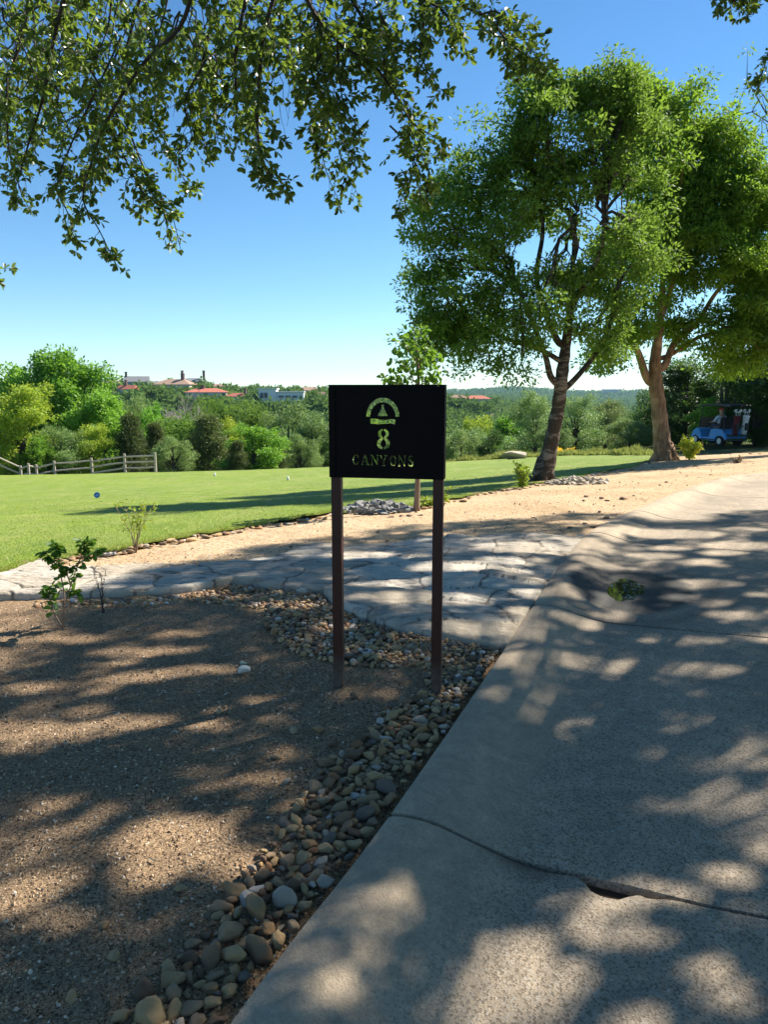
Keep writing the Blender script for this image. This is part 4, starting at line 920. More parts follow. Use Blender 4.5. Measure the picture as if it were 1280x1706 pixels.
for _ in range(7500):
    Yq = 850 * 4 ** rng.random(); xq = (rng.uniform(640, 1260) - 640) / F * Yq; hq = rng.uniform(5, 8) * (Yq / 850) ** .9; ex.append((xq, Yq, hq, h1(xq, Yq) + hq * .6))
ex = np.array(ex); fx = np.concatenate([fx, ex[:, 0]]); fY = np.concatenate([fY, ex[:, 1]]); fh = np.concatenate([fh, ex[:, 2]]); fz = np.concatenate([fz, ex[:, 3] - ex[:, 2]]); NF = len(fx)
fr = fh * rng.uniform(.45, .75, NF)
per = 80; cc = np.stack([fx, fY, fz], -1); d = unit(rng.normal(size=(NF * per, 3))); d[:, 2] = np.abs(d[:, 2])
rp = np.repeat(fr, per); hp = np.repeat(fh, per); P = np.repeat(cc, per, 0) + np.stack([d[:, 0] * rp, d[:, 1] * rp, hp * .25 + d[:, 2] * hp * .75], -1) * (.75 + .3 * rng.random((NF * per, 1)))
sz = rp * .36 * (.6 + .8 * rng.random(len(rp))); V, Q = leaf_arrays(P, unit(rng.normal(size=P.shape)), unit(d + rng.normal(size=P.shape) * .6), sz, sz * .7, False)
tag(leafobj('distant_wood', V, Q, M['farwood']), 'far off evergreen wood covering the ridge', 'woodland', kind='stuff')

# ------------------------------------------------------------------ houses on the ridge
M['wallA'] = simple('pale_render', (.52, .47, .40), .9); M['wallW'] = simple('white_render', (.72, .73, .72), .8); M['wallB'] = simple('grey_siding', (.30, .32, .34), .9)
M['roofR'] = simple('red_tiles', (.42, .13, .08), .9, var=.3, scale=2); M['roofT'] = simple('tan_tiles', (.33, .215, .15), .9, var=.3, scale=2); M['roofG'] = simple('grey_shingles', (.22, .22, .23), .9, var=.2, scale=2)
M['glass'] = simple('window_glass', (.04, .06, .08), .1, var=.1); M['brick'] = simple('chimney_brick', (.16, .10, .09), .9)
def house(px_, toppy, wpx, Y_, hpx, wall, roof, rz, label, kind='gable', chim=(), name='house'):
    p = at(px_, toppy, Y_); W = wpx / F * Y_; Hh = hpx / F * Y_; z0 = p.z - Hh; r = empty(name, (p.x, Y_, z0), rz, label, 'house'); D = W * .6
    wh = Hh * .55
    m = MB(); m.box((0, 0, (wh - 6) / 2), (W * .94, D * .94, wh + 6))
    if kind == 'flat':
        m = MB(); m.box((-W * .3, 0, (Hh - 6) / 2 - .2), (W * .38, D, Hh + 6 - .4)); m.box((W * .19, 0, (Hh * .7 - 6) / 2), (W * .6, D * .9, Hh * .7 + 6)); m.build('wall', wall, r)
        q = MB(); q.box((-W * .3, 0, Hh), (W * .43, D + .8, .5)); q.box((W * .19, 0, Hh * .7 + .2), (W * .63, D, .4)); q.build('roof', roof, r)
        for k_ in range(5):
            f = MB(); xx = -W * .42 + k_ * W * .09 if k_ < 2 else W * (.0 + (k_ - 2) * .15); f.box((xx, -D / 2 - .05, Hh * .45 if k_ < 2 else Hh * .35), (W * .07 if k_ < 2 else W * .1, .2, Hh * .45 if k_ < 2 else Hh * .16)); f.build('window', M['glass'], r)
        return r
    m.build('wall', wall, r)
    q = MB(); a, b = W / 2, D / 2
    if kind == 'hip': q.add([(-a, -b, wh), (a, -b, wh), (a, b, wh), (-a, b, wh), (-a * .45, 0, Hh), (a * .45, 0, Hh)], [(0, 1, 5, 4), (1, 2, 5), (2, 3, 4, 5), (3, 0, 4), (3, 2, 1, 0)])
    else: q.add([(-a, -b, wh), (a, -b, wh), (a, b, wh), (-a, b, wh), (-a, 0, Hh), (a, 0, Hh)], [(0, 1, 5, 4), (1, 2, 5), (2, 3, 4, 5), (3, 0, 4), (3, 2, 1, 0)])
    ro = q.build('roof', roof, r)
    for (cx, ch) in chim: c = MB(); c.box((cx * W, 0, Hh * .9), (W * .06 + .3, W * .06 + .3, ch)); c.box((cx * W, 0, Hh * .9 + ch / 2), (W * .06 + .7, W * .06 + .7, .3)); c.build('chimney', M['brick'], ro)
    n_ = max(2, int(W / 5))
    for k_ in range(n_): f = MB(); f.box((-W * .4 + W * .8 * k_ / max(1, n_ - 1), -D * .47 - .06, wh * .5), (1.4, .15, min(1.5, wh * .5))); f.build('window', M['glass'], r)
    return r
house(228, 627, 40, 380, 20, M['wallB'], M['roofG'], .2, 'grey roofed house high on the ridge at left', chim=[(-.42, 5)])
house(213, 642, 30, 340, 14, M['wallA'], M['roofR'], -.2, 'small red roofed house just below the grey roofed one', chim=[(-.1, 5)])
house(251, 635, 26, 385, 14, M['wallW'], M['roofG'], .5, 'small pale house joined on the right of the grey roofed one')
house(190, 634, 34, 395, 12, M['wallA'], M['roofT'], .1, 'tan roofed house peeping over the tall green tree at left')
house(292, 632, 66, 370, 19, M['wallA'], M['roofT'], -.15, 'wide tan roofed house on the ridge above the dead tree', 'hip', [(.2, 6)])
house(322, 630, 42, 400, 12, M['wallB'], M['roofG'], 0, 'grey flat topped house with two tall chimneys on the skyline', 'hip', [(-.42, 8), (.42, 8)])
house(345, 647, 70, 330, 14, M['wallA'], M['roofR'], .1, 'long low red roofed house below the twin chimney house', 'hip', [(-.1, 3)])
house(395, 655, 36, 325, 12, M['wallA'], M['roofR'], -.2, 'smaller red roofed house right of the long one', 'hip', [(.4, 4)])
house(362, 640, 24, 400, 9, M['wallA'], M['roofT'], .2, 'tiny tan roof among trees above the long red roof', 'hip')
house(470, 648, 74, 330, 19, M['wallW'], M['wallW'], .05, 'white modern flat roofed house left of the sign', 'flat')
house(516, 645, 24, 360, 12, M['wallA'], M['roofT'], .4, 'pale gabled house on the ridge right of the white modern one')
house(536, 653, 20, 340, 11, M['wallA'], M['roofT'], 0, 'small tan house beside the left edge of the sign board', 'hip')
house(795, 659, 44, 420, 12, M['wallA'], M['roofR'], .1, 'red roofed house on the far ridge right of the sign', 'hip')
house(764, 658, 30, 430, 10, M['wallA'], M['roofT'], -.1, 'tan roofed house on the far ridge beside the right edge of the sign board', 'hip')
# office block on the far blue hill
p = at(1018, 649, 3000); r = empty('office_building', (p.x, 3000, p.z - 18), 0, 'long hazy flat roofed building on the distant blue hill', 'building')
m = MB(); m.box((0, 0, -8), (62, 25, 50)); m.build('wall', M['wallW'], r); m = MB(); m.box((0, 0, 17.6), (66, 28, 2)); m.build('roof', M['roofG'], r)
for k_ in range(4): m = MB(); m.box((0, -12.7, 1 + k_ * 4), (60, .6, 1.8)); m.build('window', M['glass'], r)
# street lamp on the ridge
p = at(183, 655, 200); zz = h1(p.x, 200); r = empty('street_lamp', (p.x, 200, zz), 0, 'pale street lamp with curved arm rising over the trees at left', 'street lamp')
top = at(183, 640, 200).z - zz; m = MB(); m.tube([(0, 0, 0), (0, 0, top - 1)], [.16, .13], 8); m.build('pole', M['white'], r)
m = MB(); m.tube([(0, 0, top - 1.05), (-.1, 0, top), (-.6, 0, top + .5), (-1.8, 0, top + .8), (-2.3, 0, top + .75)], .12, 8); m.build('arm', M['white'], r, smooth=True)
m = MB(); m.box((-2.6, 0, top + .7), (.8, .3, .18)); m.build('lamp_head', M['white'], r, bevel=.04)

# ------------------------------------------------------------------ sign
SY = 4.02; ang = R(-17.5)
bl = g1(565, 1140); br_ = g1(727, 1152)
mid = Vector(((bl.x + br_.x) / 2, (bl.y + br_.y) / 2, 0)); wsep = (Vector((br_.x, br_.y)) - Vector((bl.x, bl.y))).length
ang = math.atan2(br_.y - bl.y, br_.x - bl.x)
zt = at(740, 641, br_.y).z
zt = (zt + at(548, 645, bl.y).z) / 2
sign = empty('sign', (mid.x, mid.y, 0), ang, 'dark brown steel sign on two posts with cut out CANYONS lettering and an 8', 'sign')
PW = .052; hw = wsep / 2
PH = at(640, 796, mid.y).z      # bottom of the board
for sx in (-1, 1):
    m = MB(); m.box((sx * hw, 0, (zt - .012) / 2 - .15), (PW, PW, zt - .012 + .3)); o = m.build('post', M['post'], sign, bevel=.003)
# board: frame bars proud of the posts, recessed panel with real cut-outs
BW = hw + PW / 2 + .006; BH = zt - PH
def poly_letter(ch):
    """stencil serif capitals in a 0..1 box: list of closed polygons"""
    def arc(cx, cy, rx, ry, a0, a1, n=14): return [(cx + rx * math.cos(R(a0 + (a1 - a0) * i / n)), cy + ry * math.sin(R(a0 + (a1 - a0) * i / n))) for i in range(n + 1)]
    if ch == 'O': return [arc(.5, .5, .46, .5, 98, 262) + arc(.5, .5, .22, .40, 258, 102), arc(.5, .5, .46, .5, -82, 82) + arc(.5, .5, .22, .40, 78, -78)]
    if ch == 'C': return [arc(.52, .5, .48, .5, 96, 264) + arc(.52, .5, .26, .41, 260, 100), arc(.52, .5, .42, .5, 20, 84) + arc(.52, .5, .30, .40, 80, 24), arc(.52, .5, .42, .5, -84, -20) + arc(.52, .5, .34, .42, -24, -80)]
    if ch == 'N': return [[(.0, 0), (.3, 0), (.3, .06), (.21, .08), (.21, .78), (.12, .84), (.12, .08), (0, .06)], [(.0, 1), (.25, 1), (.86, .16), (.86, -.0), (.78, 0), (.24, .74), (.12, .92), (0, .94)], [(.7, 1), (1, 1), (1, .94), (.89, .92), (.89, .26), (.80, .38), (.80, .92), (.7, .94)]]
    if ch == 'A': return [[(.0, 0), (.32, 0), (.32, .06), (.22, .09), (.30, .30), (.40, .30), (.40, .38), (.32, .38), (.46, .76), (.46, 1.0), (.44, 1), (.10, .09), (0, .06)], [(.52, 1), (.6, 1), (.94, .09), (1.04, .06), (1.04, 0), (.62, 0), (.62, .06), (.72, .09), (.65, .30), (.48, .30), (.48, .38), (.62, .38), (.52, .70)]]
    if ch == 'Y': return [[(.0, 1), (.36, 1), (.36, .94), (.28, .92), (.50, .52), (.50, .42), (.40, .42), (.08, .92), (0, .94)], [(.64, 1), (.98, 1), (.98, .94), (.88, .92), (.58, .42), (.54, .42), (.54, .52), (.76, .92), (.64, .94)], [(.30, 0), (.70, 0), (.70, .06), (.60, .08), (.60, .37), (.40, .37), (.40, .08), (.30, .06)]]
    if ch == 'S':
        cl = [(.84, .74), (.80, .88), (.52, .95), (.24, .86), (.20, .70), (.42, .56), (.66, .46), (.84, .28), (.72, .11), (.48, .05), (.22, .12), (.14, .30)]; wd = [.02, .05, .05, .08, .11, .12, .12, .11, .08, .05, .05, .02]
        A_, B_ = [], []
        for i in range(len(cl)):
            a = cl[max(0, i - 1)]; b = cl[min(len(cl) - 1, i + 1)]; tx, ty = b[0] - a[0], b[1] - a[1]; L = math.hypot(tx, ty); A_.append((cl[i][0] - ty / L * wd[i], cl[i][1] + tx / L * wd[i])); B_.append((cl[i][0] + ty / L * wd[i], cl[i][1] - tx / L * wd[i]))
        return [A_ + B_[::-1]]
    if ch == '8': return [arc(.5, .76, .40, .24, 96, 240, 12) + arc(.5, .28, .48, .28, 130, 264, 14) + arc(.5, .28, .20, .18, 258, 110, 10) + [(.47, .50)] + arc(.5, .76, .17, .15, 250, 104, 10), arc(.5, .28, .48, .28, -84, 50, 14) + arc(.5, .76, .40, .24, -60, 84, 12) + arc(.5, .76, .17, .15, 76, -70, 10) + [(.53, .50)] + arc(.5, .28, .20, .18, 70, -78, 10)]
# pixel coordinates on the board -> board plane (board is 194 px wide, 152 px high in the photo)
def bp(x, y):   # photo pixel -> (u, z) on the board plane
    n = Vector((math.sin(ang), -math.cos(ang), 0)); o = Vector((mid.x, mid.y, 0)) + n * .03; r_ = Vector(ray(x, y)); t_ = (o - Vector((0, 0, CAMH))).dot(n) / r_.dot(n)
    q = Vector((0, 0, CAMH)) + r_ * t_ - Vector((mid.x, mid.y, 0)); return (q.x * math.cos(ang) + q.y * math.sin(ang), q.z)
cuts = []
def addp(pts, close=True): cuts.append([bp(x, y) for x, y in pts])
def arcp(cx, cy, rx, ry, a0, a1, n=24): return [(cx + rx * math.cos(R(a0 + (a1 - a0) * i / n)), cy - ry * math.sin(R(a0 + (a1 - a0) * i / n))) for i in range(n + 1)]
Zc = 260 / 1280.
def z2(x, y): return (520 + x * Zc, 620 + y * Zc)
addp([z2(*q) for q in ([(581 + 136 * math.cos(R(a)), 366 - 156 * math.sin(R(a))) for a in range(0, 181, 6)] + [(581 - 103 * math.cos(R(a)), 366 - 118 * math.sin(R(a))) for a in range(0, 181, 6)])])
addp([z2(*q) for q in [(537, 361), (574, 285), (563, 262), (572, 272), (577, 264), (582, 272), (591, 260), (586, 285), (621, 361)]])
addp([z2(*q) for q in [(479, 382), (520, 382), (560, 390), (600, 393), (645, 386), (685, 390), (683, 430), (645, 420), (600, 424), (550, 428), (515, 425), (479, 424)]])
for pl in poly_letter('8'): addp([z2(530 + x * 112, 634 - y * 168) for x, y in pl])
xs = [(330, 390, 676, 760), (402, 468, 676, 762), (482, 548, 679, 764), (556, 618, 682, 768), (636, 696, 684, 770), (706, 772, 684, 774), (784, 838, 684, 776)]
for ch, (x0, x1, y0, y1) in zip('CANYONS', xs):
    for pl in poly_letter(ch): addp([z2(x0 + x * (x1 - x0), y1 - y * (y1 - y0)) for x, y in pl])
cd = bpy.data.curves.new('panel', 'CURVE'); cd.dimensions = '2D'; cd.fill_mode = 'BOTH'; cd.extrude = .003
fw = .035; ringp = [(-BW + fw, PH + .022), (BW - fw, PH + .022), (BW - fw, zt - .022), (-BW + fw, zt - .022)]
for pl in [ringp] + cuts:
    sp_ = cd.splines.new('POLY'); sp_.points.add(len(pl) - 1); sp_.use_cyclic_u = True
    for i, (a, b) in enumerate(pl): sp_.points[i].co = (a, b, 0, 1)
tmp = bpy.data.objects.new('tmp', cd); col.objects.link(tmp); dg = bpy.context.evaluated_depsgraph_get(); me = bpy.data.meshes.new_from_object(tmp.evaluated_get(dg)); col.objects.unlink(tmp); bpy.data.objects.remove(tmp)
for v_ in me.vertices: a, b, c_ = v_.co; v_.co = (a, -.030 - c_, b)
me.name = 'panel'; me.materials.clear(); pn = link('panel', me, M['steel'], sign)
m = MB()
T_ = PW + .024
for sx in (-1, 1): m.box((sx * (BW - fw / 2), 0, (PH + zt) / 2), (fw, T_, BH))
m.box((0, -.0335, zt - .012), (2 * BW - 2 * fw, .009, .024)); m.box((0, -.0335, PH + .012), (2 * BW - 2 * fw, .009, .024))
m.box((0, 0, zt + .003), (2 * BW + .004, T_ + .004, .006))
m.build('frame', M['steel'], sign, bevel=.0015)

# ------------------------------------------------------------------ cobbles
def rock_mesh(seed, n=2, flat=.62, ang_=.0, lump=.18):
    g = random.Random(seed); bm = bmesh.new(); bmesh.ops.create_icosphere(bm, subdivisions=n, radius=1)
    o = Vector((g.uniform(0, 99), g.uniform(0, 99), g.uniform(0, 99)))
    from mathutils import noise as nz
    ax = g.uniform(.72, 1.0); planes = [(Vector((g.gauss(0, 1), g.gauss(0, 1), g.gauss(0, 1))).normalized(), g.uniform(.55, .85)) for _ in range(int(ang_ * 10))]
    for v in bm.verts:
        p = v.co.copy()
        for nn, dd in planes:
            e = p.dot(nn)
            if e > dd: p -= nn * (e - dd) * .9
        p *= 1 + lump * nz.noise(p * 1.1 + o) + lump * .35 * nz.noise(p * 3 + o); v.co = Vector((p.x, p.y * ax, p.z * flat * g.uniform(.98, 1.02)))
    for f in bm.faces: f.smooth = ang_ < .45
    me_ = bpy.data.meshes.new('stone'); bm.to_mesh(me_); bm.free(); return me_
def hull_mesh(seed, n=16, flat=1.0, rough=.05, cuts=3):
    g = random.Random(seed); bm = bmesh.new()
    from mathutils import noise as nz
    for _ in range(n):
        v = Vector((g.gauss(0, 1), g.gauss(0, 1), g.gauss(0, 1))).normalized() * g.uniform(.85, 1.08); bm.verts.new((max(-.85, min(.85, v.x * 1.15)), v.y, max(-.7, min(.62, v.z)) * flat))
    res = bmesh.ops.convex_hull(bm, input=bm.verts); bmesh.ops.delete(bm, geom=[e for e in res['geom_interior'] if isinstance(e, bmesh.types.BMVert)], context='VERTS')
    bmesh.ops.bevel(bm, geom=list(bm.edges), offset=.06, segments=2, affect='EDGES', clamp_overlap=True)
    bmesh.ops.triangulate(bm, faces=bm.faces); bmesh.ops.subdivide_edges(bm, edges=[e for e in bm.edges if e.calc_length() > .3], cuts=cuts, use_grid_fill=True)
    o = Vector((g.uniform(0, 99), g.uniform(0, 99), 0))
    for v in bm.verts: v.co *= 1 + rough * (nz.noise(v.co * 2.5 + o) + .6 * nz.noise(v.co * 7 + o))
    for f in bm.faces: f.smooth = False
    me_ = bpy.data.meshes.new('stone'); bm.to_mesh(me_); bm.free(); return me_
cob = [rock_mesh(200 + i, 3, random.uniform(.55, .85), (.2, .4, .3)[i % 3], .38) for i in range(16)]
for i in range(8):
    hm = hull_mesh(900 + i, 13, .8, .10, 2); hm.polygons.foreach_set('use_smooth', [True] * len(hm.polygons)); cob.append(hm)
for c_ in cob: c_.materials.append(M['cobble'])
cob_lo = [rock_mesh(300 + i, 2, random.uniform(.5, .72), .2, .25) for i in range(8)]
lov = [(np.array([v.co[:] for v in c_.vertices]), np.array([p.vertices[:] for p in c_.polygons])) for c_ in cob_lo]
poly = [(150, 1730), (392, 1712), (652, 1366), (846, 1084), (740, 1068), (660, 1052), (600, 1032), (552, 1008), (535, 992), (500, 990), (392, 976), (300, 992), (200, 1000), (60, 1003), (60, 1012), (200, 1012), (330, 1003), (440, 1015), (445, 1045), (475, 1075), (500, 1090), (570, 1105), (640, 1112), (700, 1108), (718, 1150), (640, 1180), (612, 1225), (548, 1270), (480, 1355), (412, 1450), (318, 1575), (180, 1712)]
X, Y = ground([p[0] for p in poly], [p[1] for p in poly]); pg = np.stack([X, Y], -1)
def inside(x, y, pg):
    r_ = np.zeros(x.shape, bool); n = len(pg)
    for i in range(n):
        a = pg[i]; b = pg[(i + 1) % n]; c_ = ((a[1] > y) != (b[1] > y)) & (x < (b[0] - a[0]) * (y - a[1]) / (b[1] - a[1] + 1e-12) + a[0]); r_ ^= c_
    return r_
stones = []; cell = {}
xx = rng.uniform(pg[:, 0].min() - .1, pg[:, 0].max() + .1, 150000); yy = rng.uniform(1.3, pg[:, 1].max(), 150000); ok = inside(xx, yy, pg); xx = xx[ok]; yy = yy[ok]; sdk, _ = sdist(xx, yy)
for x, y, s_ in zip(xx, yy, sdk):
    near_ = y < 3.6
    r_ = float(np.clip(rng.lognormal(math.log(.0245 if near_ else .020), .36), .009, .042 if near_ else .034))
    if s_ > -.02 - r_: continue
    if y < 3.4 and s_ > -.085 and random.random() < .7: continue
    key = (int(x / .12), int(y / .12)); bad = False
    for i in (-1, 0, 1):
        for j_ in (-1, 0, 1):
            for (a, b, c_) in cell.get((key[0] + i, key[1] + j_), ()):
                if (a - x) ** 2 + (b - y) ** 2 < ((c_ + r_) * .82) ** 2: bad = True; break
            if bad: break
        if bad: break
    if bad: continue
    cell.setdefault(key, []).append((x, y, r_)); stones.append((x, y, r_))
# a few strays on the bed
for (x_, y_, r_) in [(590, 1160, .02), (690, 1165, .018), (530, 1215, .025), (480, 1300, .02), (190, 1595, .022), (175, 1540, .014), (365, 1185, .02), (490, 1218, .02), (555, 1240, .02), (120, 1660, .018), (300, 1480, .015), (460, 1260, .02)]:
    p = g1(x_, y_); stones.append((p.x, p.y, r_))
stones.sort(key=lambda s: -s[2] / s[1])
def stone_xf(x, y, r_):
    z = h1(x, y) - .004 + r_ * .12 + .006 * random.random(); return (x, y, z), (random.gauss(0, .3), random.gauss(0, .3), random.uniform(0, 6.28)), (r_ * random.uniform(1.0, 1.45), r_ * random.uniform(.85, 1.1), r_ * random.uniform(.85, 1.2))
for (x, y, r_) in stones[:290]:
    lo_, ro_, s3 = stone_xf(x, y, r_); o = bpy.data.objects.new('cobble', random.choice(cob)); col.objects.link(o); o.location = lo_; o.rotation_euler = ro_; o.scale = s3
    tag(o, 'rounded river cobble in the loose stone border between the brown bed and the kerb', 'cobble', 'river cobbles in the stone border')
V = []; Q = []; off = 0
from mathutils import Euler
for (x, y, r_) in stones[290:]:
    lo_, ro_, s3 = stone_xf(x, y, r_); v, q = random.choice(lov); Mx = np.array(Euler(ro_).to_matrix()); vv = (v * np.array(s3)) @ Mx.T + np.array(lo_); V.append(vv); Q.append(q + off); off += len(vv)
tag(link('small_cobbles', npmesh('small_cobbles', np.concatenate(V), np.concatenate(Q), True), M['cobble']), 'smaller river cobbles banked against the flag paving', 'cobbles', kind='stuff')
# loose gravel in the bed and chips on the dirt
def grit(name, N, xr, yr, r0, r1, mat, label, cond, zoff=0.0):
    x = rng.uniform(*xr, N); y = yr[0] + (yr[1] - yr[0]) * rng.random(N) ** 1.5; k = cond(x, y); x = x[k]; y = y[k]; N = len(x)
    r_ = r0 + (r1 - r0) * rng.random(N) ** 3; z = H(x, y) + zoff
    base = np.array([[1, 0, 0], [-.2, .9, 0], [-.9, -.3, 0], [.2, -.8, 0], [.1, .1, .9], [0, 0, -.5]]); fc = np.array([[0, 1, 4], [1, 2, 4], [2, 3, 4], [3, 0, 4]])
    a = rng.random(N) * 6.283; ca, sa = np.cos(a), np.sin(a); b = base[None] * (1 + .5 * rng.normal(size=(N, 6, 3)) * .6); b = b * r_[:, None, None]
    V = np.stack([x[:, None] + b[..., 0] * ca[:, None] - b[..., 1] * sa[:, None], y[:, None] + b[..., 0] * sa[:, None] + b[..., 1] * ca[:, None], z[:, None] + b[..., 2]], -1).reshape(-1, 3)
    tag(link(name, npmesh(name, V, ((np.arange(N) * 6)[:, None, None] + fc).reshape(-1, 3)), mat), label, 'gravel', kind='stuff')
bedz = lambda x, y: fbm(x * .9, y * .9, 3, 70) * .022 + fbm(x * 9, y * 9, 4, 71) * .011 - .012
def g_bed(N, yr, r0, r1, xr, name, label):
    x = rng.uniform(*xr, N); y = yr[0] + (yr[1] - yr[0]) * rng.random(N) ** 1.3; sd_, _ = sdist(x, y); k = sd_ < -.02; x = x[k]; y = y[k]; N = len(x)
    r_ = r0 + (r1 - r0) * rng.random(N) ** 4; z = H(x, y) + bedz(x, y) + .001 - .035 * np.exp(-(np.abs(sd_[k]) / .07) ** 2)
    base = np.array([[1, 0, 0], [-.2, .9, 0], [-.9, -.3, 0], [.2, -.8, 0], [.1, .1, .8]]); fc = np.array([[0, 1, 4], [1, 2, 4], [2, 3, 4], [3, 0, 4]])
    a = rng.random(N) * 6.283; ca, sa = np.cos(a)[:, None], np.sin(a)[:, None]; b = base[None] * (1 + .35 * rng.normal(size=(N, 5, 3))) * r_[:, None, None]
    V = np.stack([x[:, None] + b[..., 0] * ca - b[..., 1] * sa, y[:, None] + b[..., 0] * sa + b[..., 1] * ca, z[:, None] + b[..., 2]], -1).reshape(-1, 3)
    tag(link(name, npmesh(name, V, ((np.arange(N) * 5)[:, None, None] + fc).reshape(-1, 3)), M['gravel']), label, 'gravel', kind='stuff')
g_bed(130000, (1.2, 5.6), .0016, .0085, (-3.6, .9), 'gravel', 'fine crushed granite gravel scattered over the brown bed')
grit('dirt_gravel', 9000, (-9, 12), (6.6, 24), .004, .022, M['gravel'], 'loose chips scattered over the sandy strip', lambda x, y: (sdist(x, y)[0] < -.05) & (fbm(x * .7, y * .7, 3, 44) > -.15), .02)
# fallen leaves and chips
N = 900; x = np.concatenate([rng.uniform(-3.5, .8, N // 2), np.interp(rng.uniform(1.4, 4.6, N // 2), [1.4, 1.74, 2.69, 4.64], [-.5, -.38, .02, .77])]); y = np.concatenate([rng.uniform(1.5, 5.6, N // 2), rng.uniform(1.4, 4.6, N // 2)]); x[N // 2:] = np.interp(y[N // 2:], [1.4, 1.74, 2.69, 4.64], [-.5, -.38, .02, .77]) - rng.uniform(.02, .4, N // 2); sd_, _ = sdist(x, y); k = sd_ < -.012; x = x[k]; y = y[k]; z = H(x, y) + bedz(x, y) + .006; N = len(x)
D = unit(np.stack([rng.normal(size=N), rng.normal(size=N), rng.normal(size=N) * .15], -1)); Nn = unit(np.stack([rng.normal(size=N) * .3, rng.normal(size=N) * .3, np.ones(N)], -1))
V, Q = leaf_arrays(np.stack([x, y, z], -1), D, Nn, rng.uniform(.012, .038, N), rng.uniform(.006, .016, N), True)
tag(leafobj('leaf_litter', V, Q, M['brownleaf']), 'dry fallen oak leaves scattered on the brown bed', 'leaf litter', kind='stuff')
# grass blades on the near lawn and along its edge
N = 120000; u_ = rng.random(N); pxs, xn_, yn_2 = lawn_near; pp = rng.uniform(-150, 1095, N); x0 = np.interp(pp, pxs, xn_); y0 = np.interp(pp, pxs, yn_2)
dist = rng.random(N) ** 2.0 * 15; x = x0 * (1 + dist / y0) ; y = y0 + dist; z = H(x, y) + .034 + fbm(x * .5, y * .5, 3, 85) * .05 + fbm(x * 5, y * 5, 3, 86) * .012 - .004
D = unit(np.stack([rng.normal(size=N) * .8, rng.normal(size=N) * .8, np.ones(N)], -1)); Nn = unit(rng.normal(size=(N, 3)))
hl = rng.uniform(.012, .028, N) * np.where(dist < .25, 1.6, 1); V, Q = leaf_arrays(np.stack([x, y, z], -1), D, Nn, hl, .0045, False)
M['blade'] = leafmat('grass_blade', [(.17, .25, .03), (.24, .33, .04), (.33, .40, .065)], .25, (.3, .42, .04))
tag(leafobj('grass_blades', V, Q, M['blade']), 'short grass blades of the near lawn', 'grass', kind='stuff')
# meadow grass at the far lawn edge
N = 26000; pp = rng.uniform(500, 1095, N); Yb = np.interp(pp, [500, 560, 740, 870, 1000, 1095], [48, 48, 46, 41, 34, 27]) + rng.uniform(-.6, 2.2, N); x = (pp - 640) / F * Yb; k = ~((pp < 740) & (rng.random(N) < .6)); x = x[k]; Yb = Yb[k]; pk = pp[k]; N = len(x)
D = unit(np.stack([rng.normal(size=N) * .3, rng.normal(size=N) * .3, np.ones(N)], -1)); hh_ = rng.uniform(.12, .45, N) * (.5 + np.abs(fbm(x * .6, Yb * .6, 2, 15)) * 1.6)
V, Q = leaf_arrays(np.stack([x, Yb, H(x, Yb) - .02], -1), D, unit(rng.normal(size=(N, 3))), hh_, .06, False); tag(leafobj('meadow_grass', V, Q, M['drygrass']), 'tall rough meadow grass along the far lawn edge', 'grass', kind='stuff')

# ------------------------------------------------------------------ rocks
def rock(px_, py_, w_px, h_frac, mat, label, name='rock', seed=1, an=.6, deep=.8, flat=1, Yo=None, group=None, cat='rock', rz=0.0):
    p = g1(px_, py_) if Yo is None else Vector((at(px_, py_, Yo).x, Yo, 0)); p.z = h1(p.x, p.y)
    W = w_px / F * p.y; me_ = hull_mesh(seed, 18, 1, .08); me_.materials.append(mat); o = bpy.data.objects.new(name, me_); col.objects.link(o)
    o.location = (p.x, p.y, p.z + W * h_frac * .25 + .01); o.scale = (W / 2, W / 2 * deep, W * h_frac / 2); o.rotation_euler = (0, 0, rz); return tag(o, label, cat, group)
rock(407, 1121, 25, .7, simple('white_limestone', (.72, .68, .60), .85, var=.2, scale=12), 'white fist sized rock lying alone on the brown bed', seed=3)
rock(405, 1108, 16, .4, simple('greenish_rock', (.28, .33, .26), .8), 'small greenish rock just behind the white one on the bed', seed=4)
o = rock(856, 768, 50, .5, M['chunk'], 'long pale limestone boulder at the far edge of the lawn', 'boulder', 5, .7, .5, Yo=38.0)
# mound of flat pale stones beside the banded trunk and one behind the sign
def stone_mound(name, cx, cy, w_px, d_m, h_m, n, mat, label, seed):
    rs = random.Random(seed); p = g1(cx, cy); W = w_px / F * p.y; root = empty(name, p, 0, label, 'rock pile')
    for i in range(n):
        a = rs.uniform(0, 6.283); q = rs.random() ** .5; x = q * W / 2 * math.cos(a); y = q * d_m / 2 * math.sin(a); z = h_m * (1 - q ** 2); s = rs.uniform(.035, .085)
        me_ = hull_mesh(seed * 10 + i, 12, .8, .06, 1) if i < 3 else None; o = bpy.data.objects.new('stone', me_ if i < 3 else bpy.data.meshes['mound_' + str(seed) + '_' + str(i % 3)]); 
        if i < 3: o.data.name = 'mound_' + str(seed) + '_' + str(i); o.data.materials.append(mat)
        col.objects.link(o); o.parent = root; zz = h1(p.x + x, p.y + y) - p.z; o.location = (x, y, zz + z + .02); o.scale = (s * 1.3, s, s * .75); o.rotation_euler = (rs.gauss(0, .35), rs.gauss(0, .35), rs.uniform(0, 6.28))
    me_ = rock_mesh(seed, 4, 1, .3, .2); me_.materials.append(mat); o = bpy.data.objects.new('core_slab', me_); col.objects.link(o); o.parent = root; o.location = (0, .1, -.02); o.scale = (W * .46, d_m * .42, h_m * .95)
stone_mound('rock_mound', 962, 806, 100, 1.3, .10, 150, M['chunk'], 'low mound of pale broken limestone beside the banded tree trunk', 61)
M['greystone'] = simple('grey_rock', (.22, .215, .205), .9, var=.45, scale=6)
